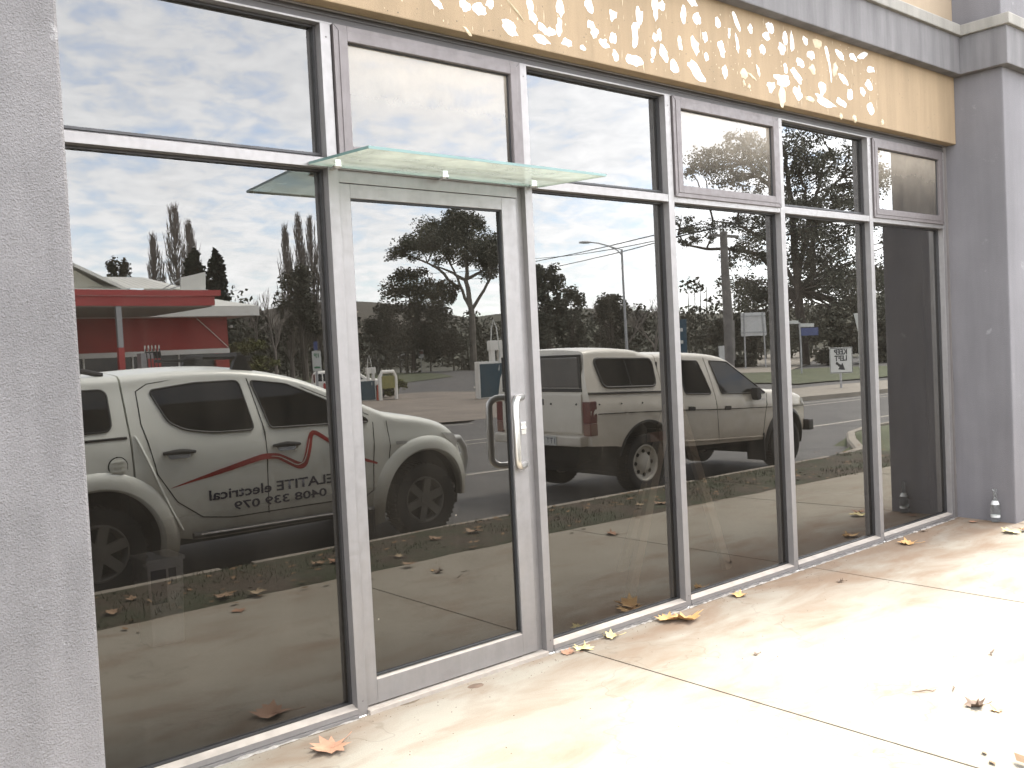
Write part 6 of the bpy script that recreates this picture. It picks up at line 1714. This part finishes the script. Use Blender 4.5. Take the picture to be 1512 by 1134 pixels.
# dark gum spots trodden into the concrete
for (x, y, rx, ry, m_, lb) in ((2.804, -.085, .045, .03, M['leaf_dark'], 'dark oval stain lump in front of the door'), (3.433, -1.859, .035, .022, M['leaf_gold'], 'ochre stain lump at the bottom of the paving')):
    mb = MB(); rg = random.Random(int(x * 100)); mb.lathe([(1, .0), (.7, .0025), (.0001, .003)], (0, 0, 0), 18); mb.v = [(a * rx * rg.uniform(.85, 1.1), b * ry * rg.uniform(.85, 1.1), c) for a, b, c in mb.v]
    o = mb.build('stain_spot', m_, None, smooth=True); o.location = (x, y, .0005); tag(o, lb, 'stain')

# leaves on and near the verge (seen in the glass)
GV = 'fallen leaves along the verge'
VL = [(1.97, -2.67, 'left end of the verge, by the rear wheel of the silver ute'), (2.19, -2.93, 'close to the kerb by the rear wheel of the silver ute'), (2.61, -2.10, 'on the footpath edge below the back door of the silver ute'),
      (2.88, -2.37, 'on the dirt below the back door of the silver ute'), (2.66, -2.45, 'left of its neighbour on the dirt below the silver ute'), (3.61, -2.83, 'near the kerb below the front door of the silver ute'),
      (3.73, -2.75, 'right of its neighbour below the front door of the silver ute'), (4.16, -2.54, 'on the grass beside the front wheel of the silver ute'), (4.08, -2.28, 'on the verge edge beside the front wheel of the silver ute'),
      (5.21, -2.89, 'by the kerb ahead of the front wheel of the silver ute'), (5.96, -1.84, 'on the paving behind the white ute'), (7.22, -2.65, 'on the grass by the rear wheel of the white ute'), (7.43, -2.55, 'beside another leaf by the rear wheel of the white ute'), (4.78, -2.89, 'by the kerb next to the front wheel of the silver ute')]
for i, (x, y, lb) in enumerate(VL):
    z = verge_z(x, y) + .012 if y < -2.22 else fp_z(x, y)
    leaf(x, y, z, rnd.uniform(.11, .19), rnd.uniform(0, 6.3), rnd.uniform(.3, .6), [M['leaf_tan'], M['leaf_tan'], M['leaf_brown'], M['leaf_dun']][i % 4], 'dry leaf ' + lb, GV, 40 + i)
mb = MB(); rg = random.Random(9)
for k in range(620):
    x = rg.uniform(.5, 16.5); y = rg.uniform(-3.4, -2.36) if k % 12 else rg.uniform(-2.36, -2.1)
    if x > 12.4: y = rg.uniform(-3.9, -2.4)
    s_ = rg.uniform(.012, .045); a = rg.uniform(0, 6.28); z = (verge_z(x, y) if y < -2.22 else fp_z(x, y)) + .004
    if x > 12.4: z = top_z(x) + .01
    c_, d_ = math.cos(a) * s_, math.sin(a) * s_
    mb.add([(x - c_, y - d_, z), (x + d_ * .5, y - c_ * .5, z + rg.uniform(0, .012)), (x + c_, y + d_, z + rg.uniform(0, .015)), (x - d_ * .5, y + c_ * .5, z)], [(0, 1, 2, 3)])
o = mb.build('leaf_litter', M['dead_leaf'], None, fix=False); o['kind'] = 'stuff'
# damp dirt trapped where the frame meets the paving
mb = MB(); rg = random.Random(29); x = 1.0
while x < 8.2:
    ln = rg.uniform(.03, .28); wd = rg.uniform(.004, .018)
    if rg.random() < .72:
        k_ = max(3, int(ln / .03)); top_ = []; bot_ = []
        for i in range(k_ + 1):
            xx = x + ln * i / k_; e = math.sin(math.pi * i / k_)
            top_.append((xx, -.0225, .0022)); bot_.append((xx, -.0235 - wd * e * rg.uniform(.4, 1.2), .0008))
        n_ = len(top_); mb.add(top_ + bot_, [(i, n_ + i, n_ + i + 1, i + 1) for i in range(k_)])
    x += ln + rg.uniform(.0, .10)
o = mb.build('dirt', M['joint'], None, fix=False); o['kind'] = 'stuff'
# grit and crumbs along the foot of the shopfront
mb = MB(); rg = random.Random(19)
for k in range(520):
    x = rg.uniform(1.0, 8.2); y = -.02 - abs(rg.gauss(0, .10 if k % 3 else .7)); r_ = rg.uniform(.0012, .004)
    if y < -2.1: continue
    z = fp_z(x, y); a = rg.uniform(0, 6)
    mb.add([(x + r_ * math.cos(a), y + r_ * math.sin(a), z), (x + r_ * math.cos(a + 2.1), y + r_ * math.sin(a + 2.1), z), (x + r_ * math.cos(a + 4.2), y + r_ * math.sin(a + 4.2), z), (x, y, z + r_)], [(0, 1, 3), (1, 2, 3), (2, 0, 3)])
o = mb.build('grit', M['leaf_dark'], None, fix=False); o['kind'] = 'stuff'
bpy.context.view_layer.update()
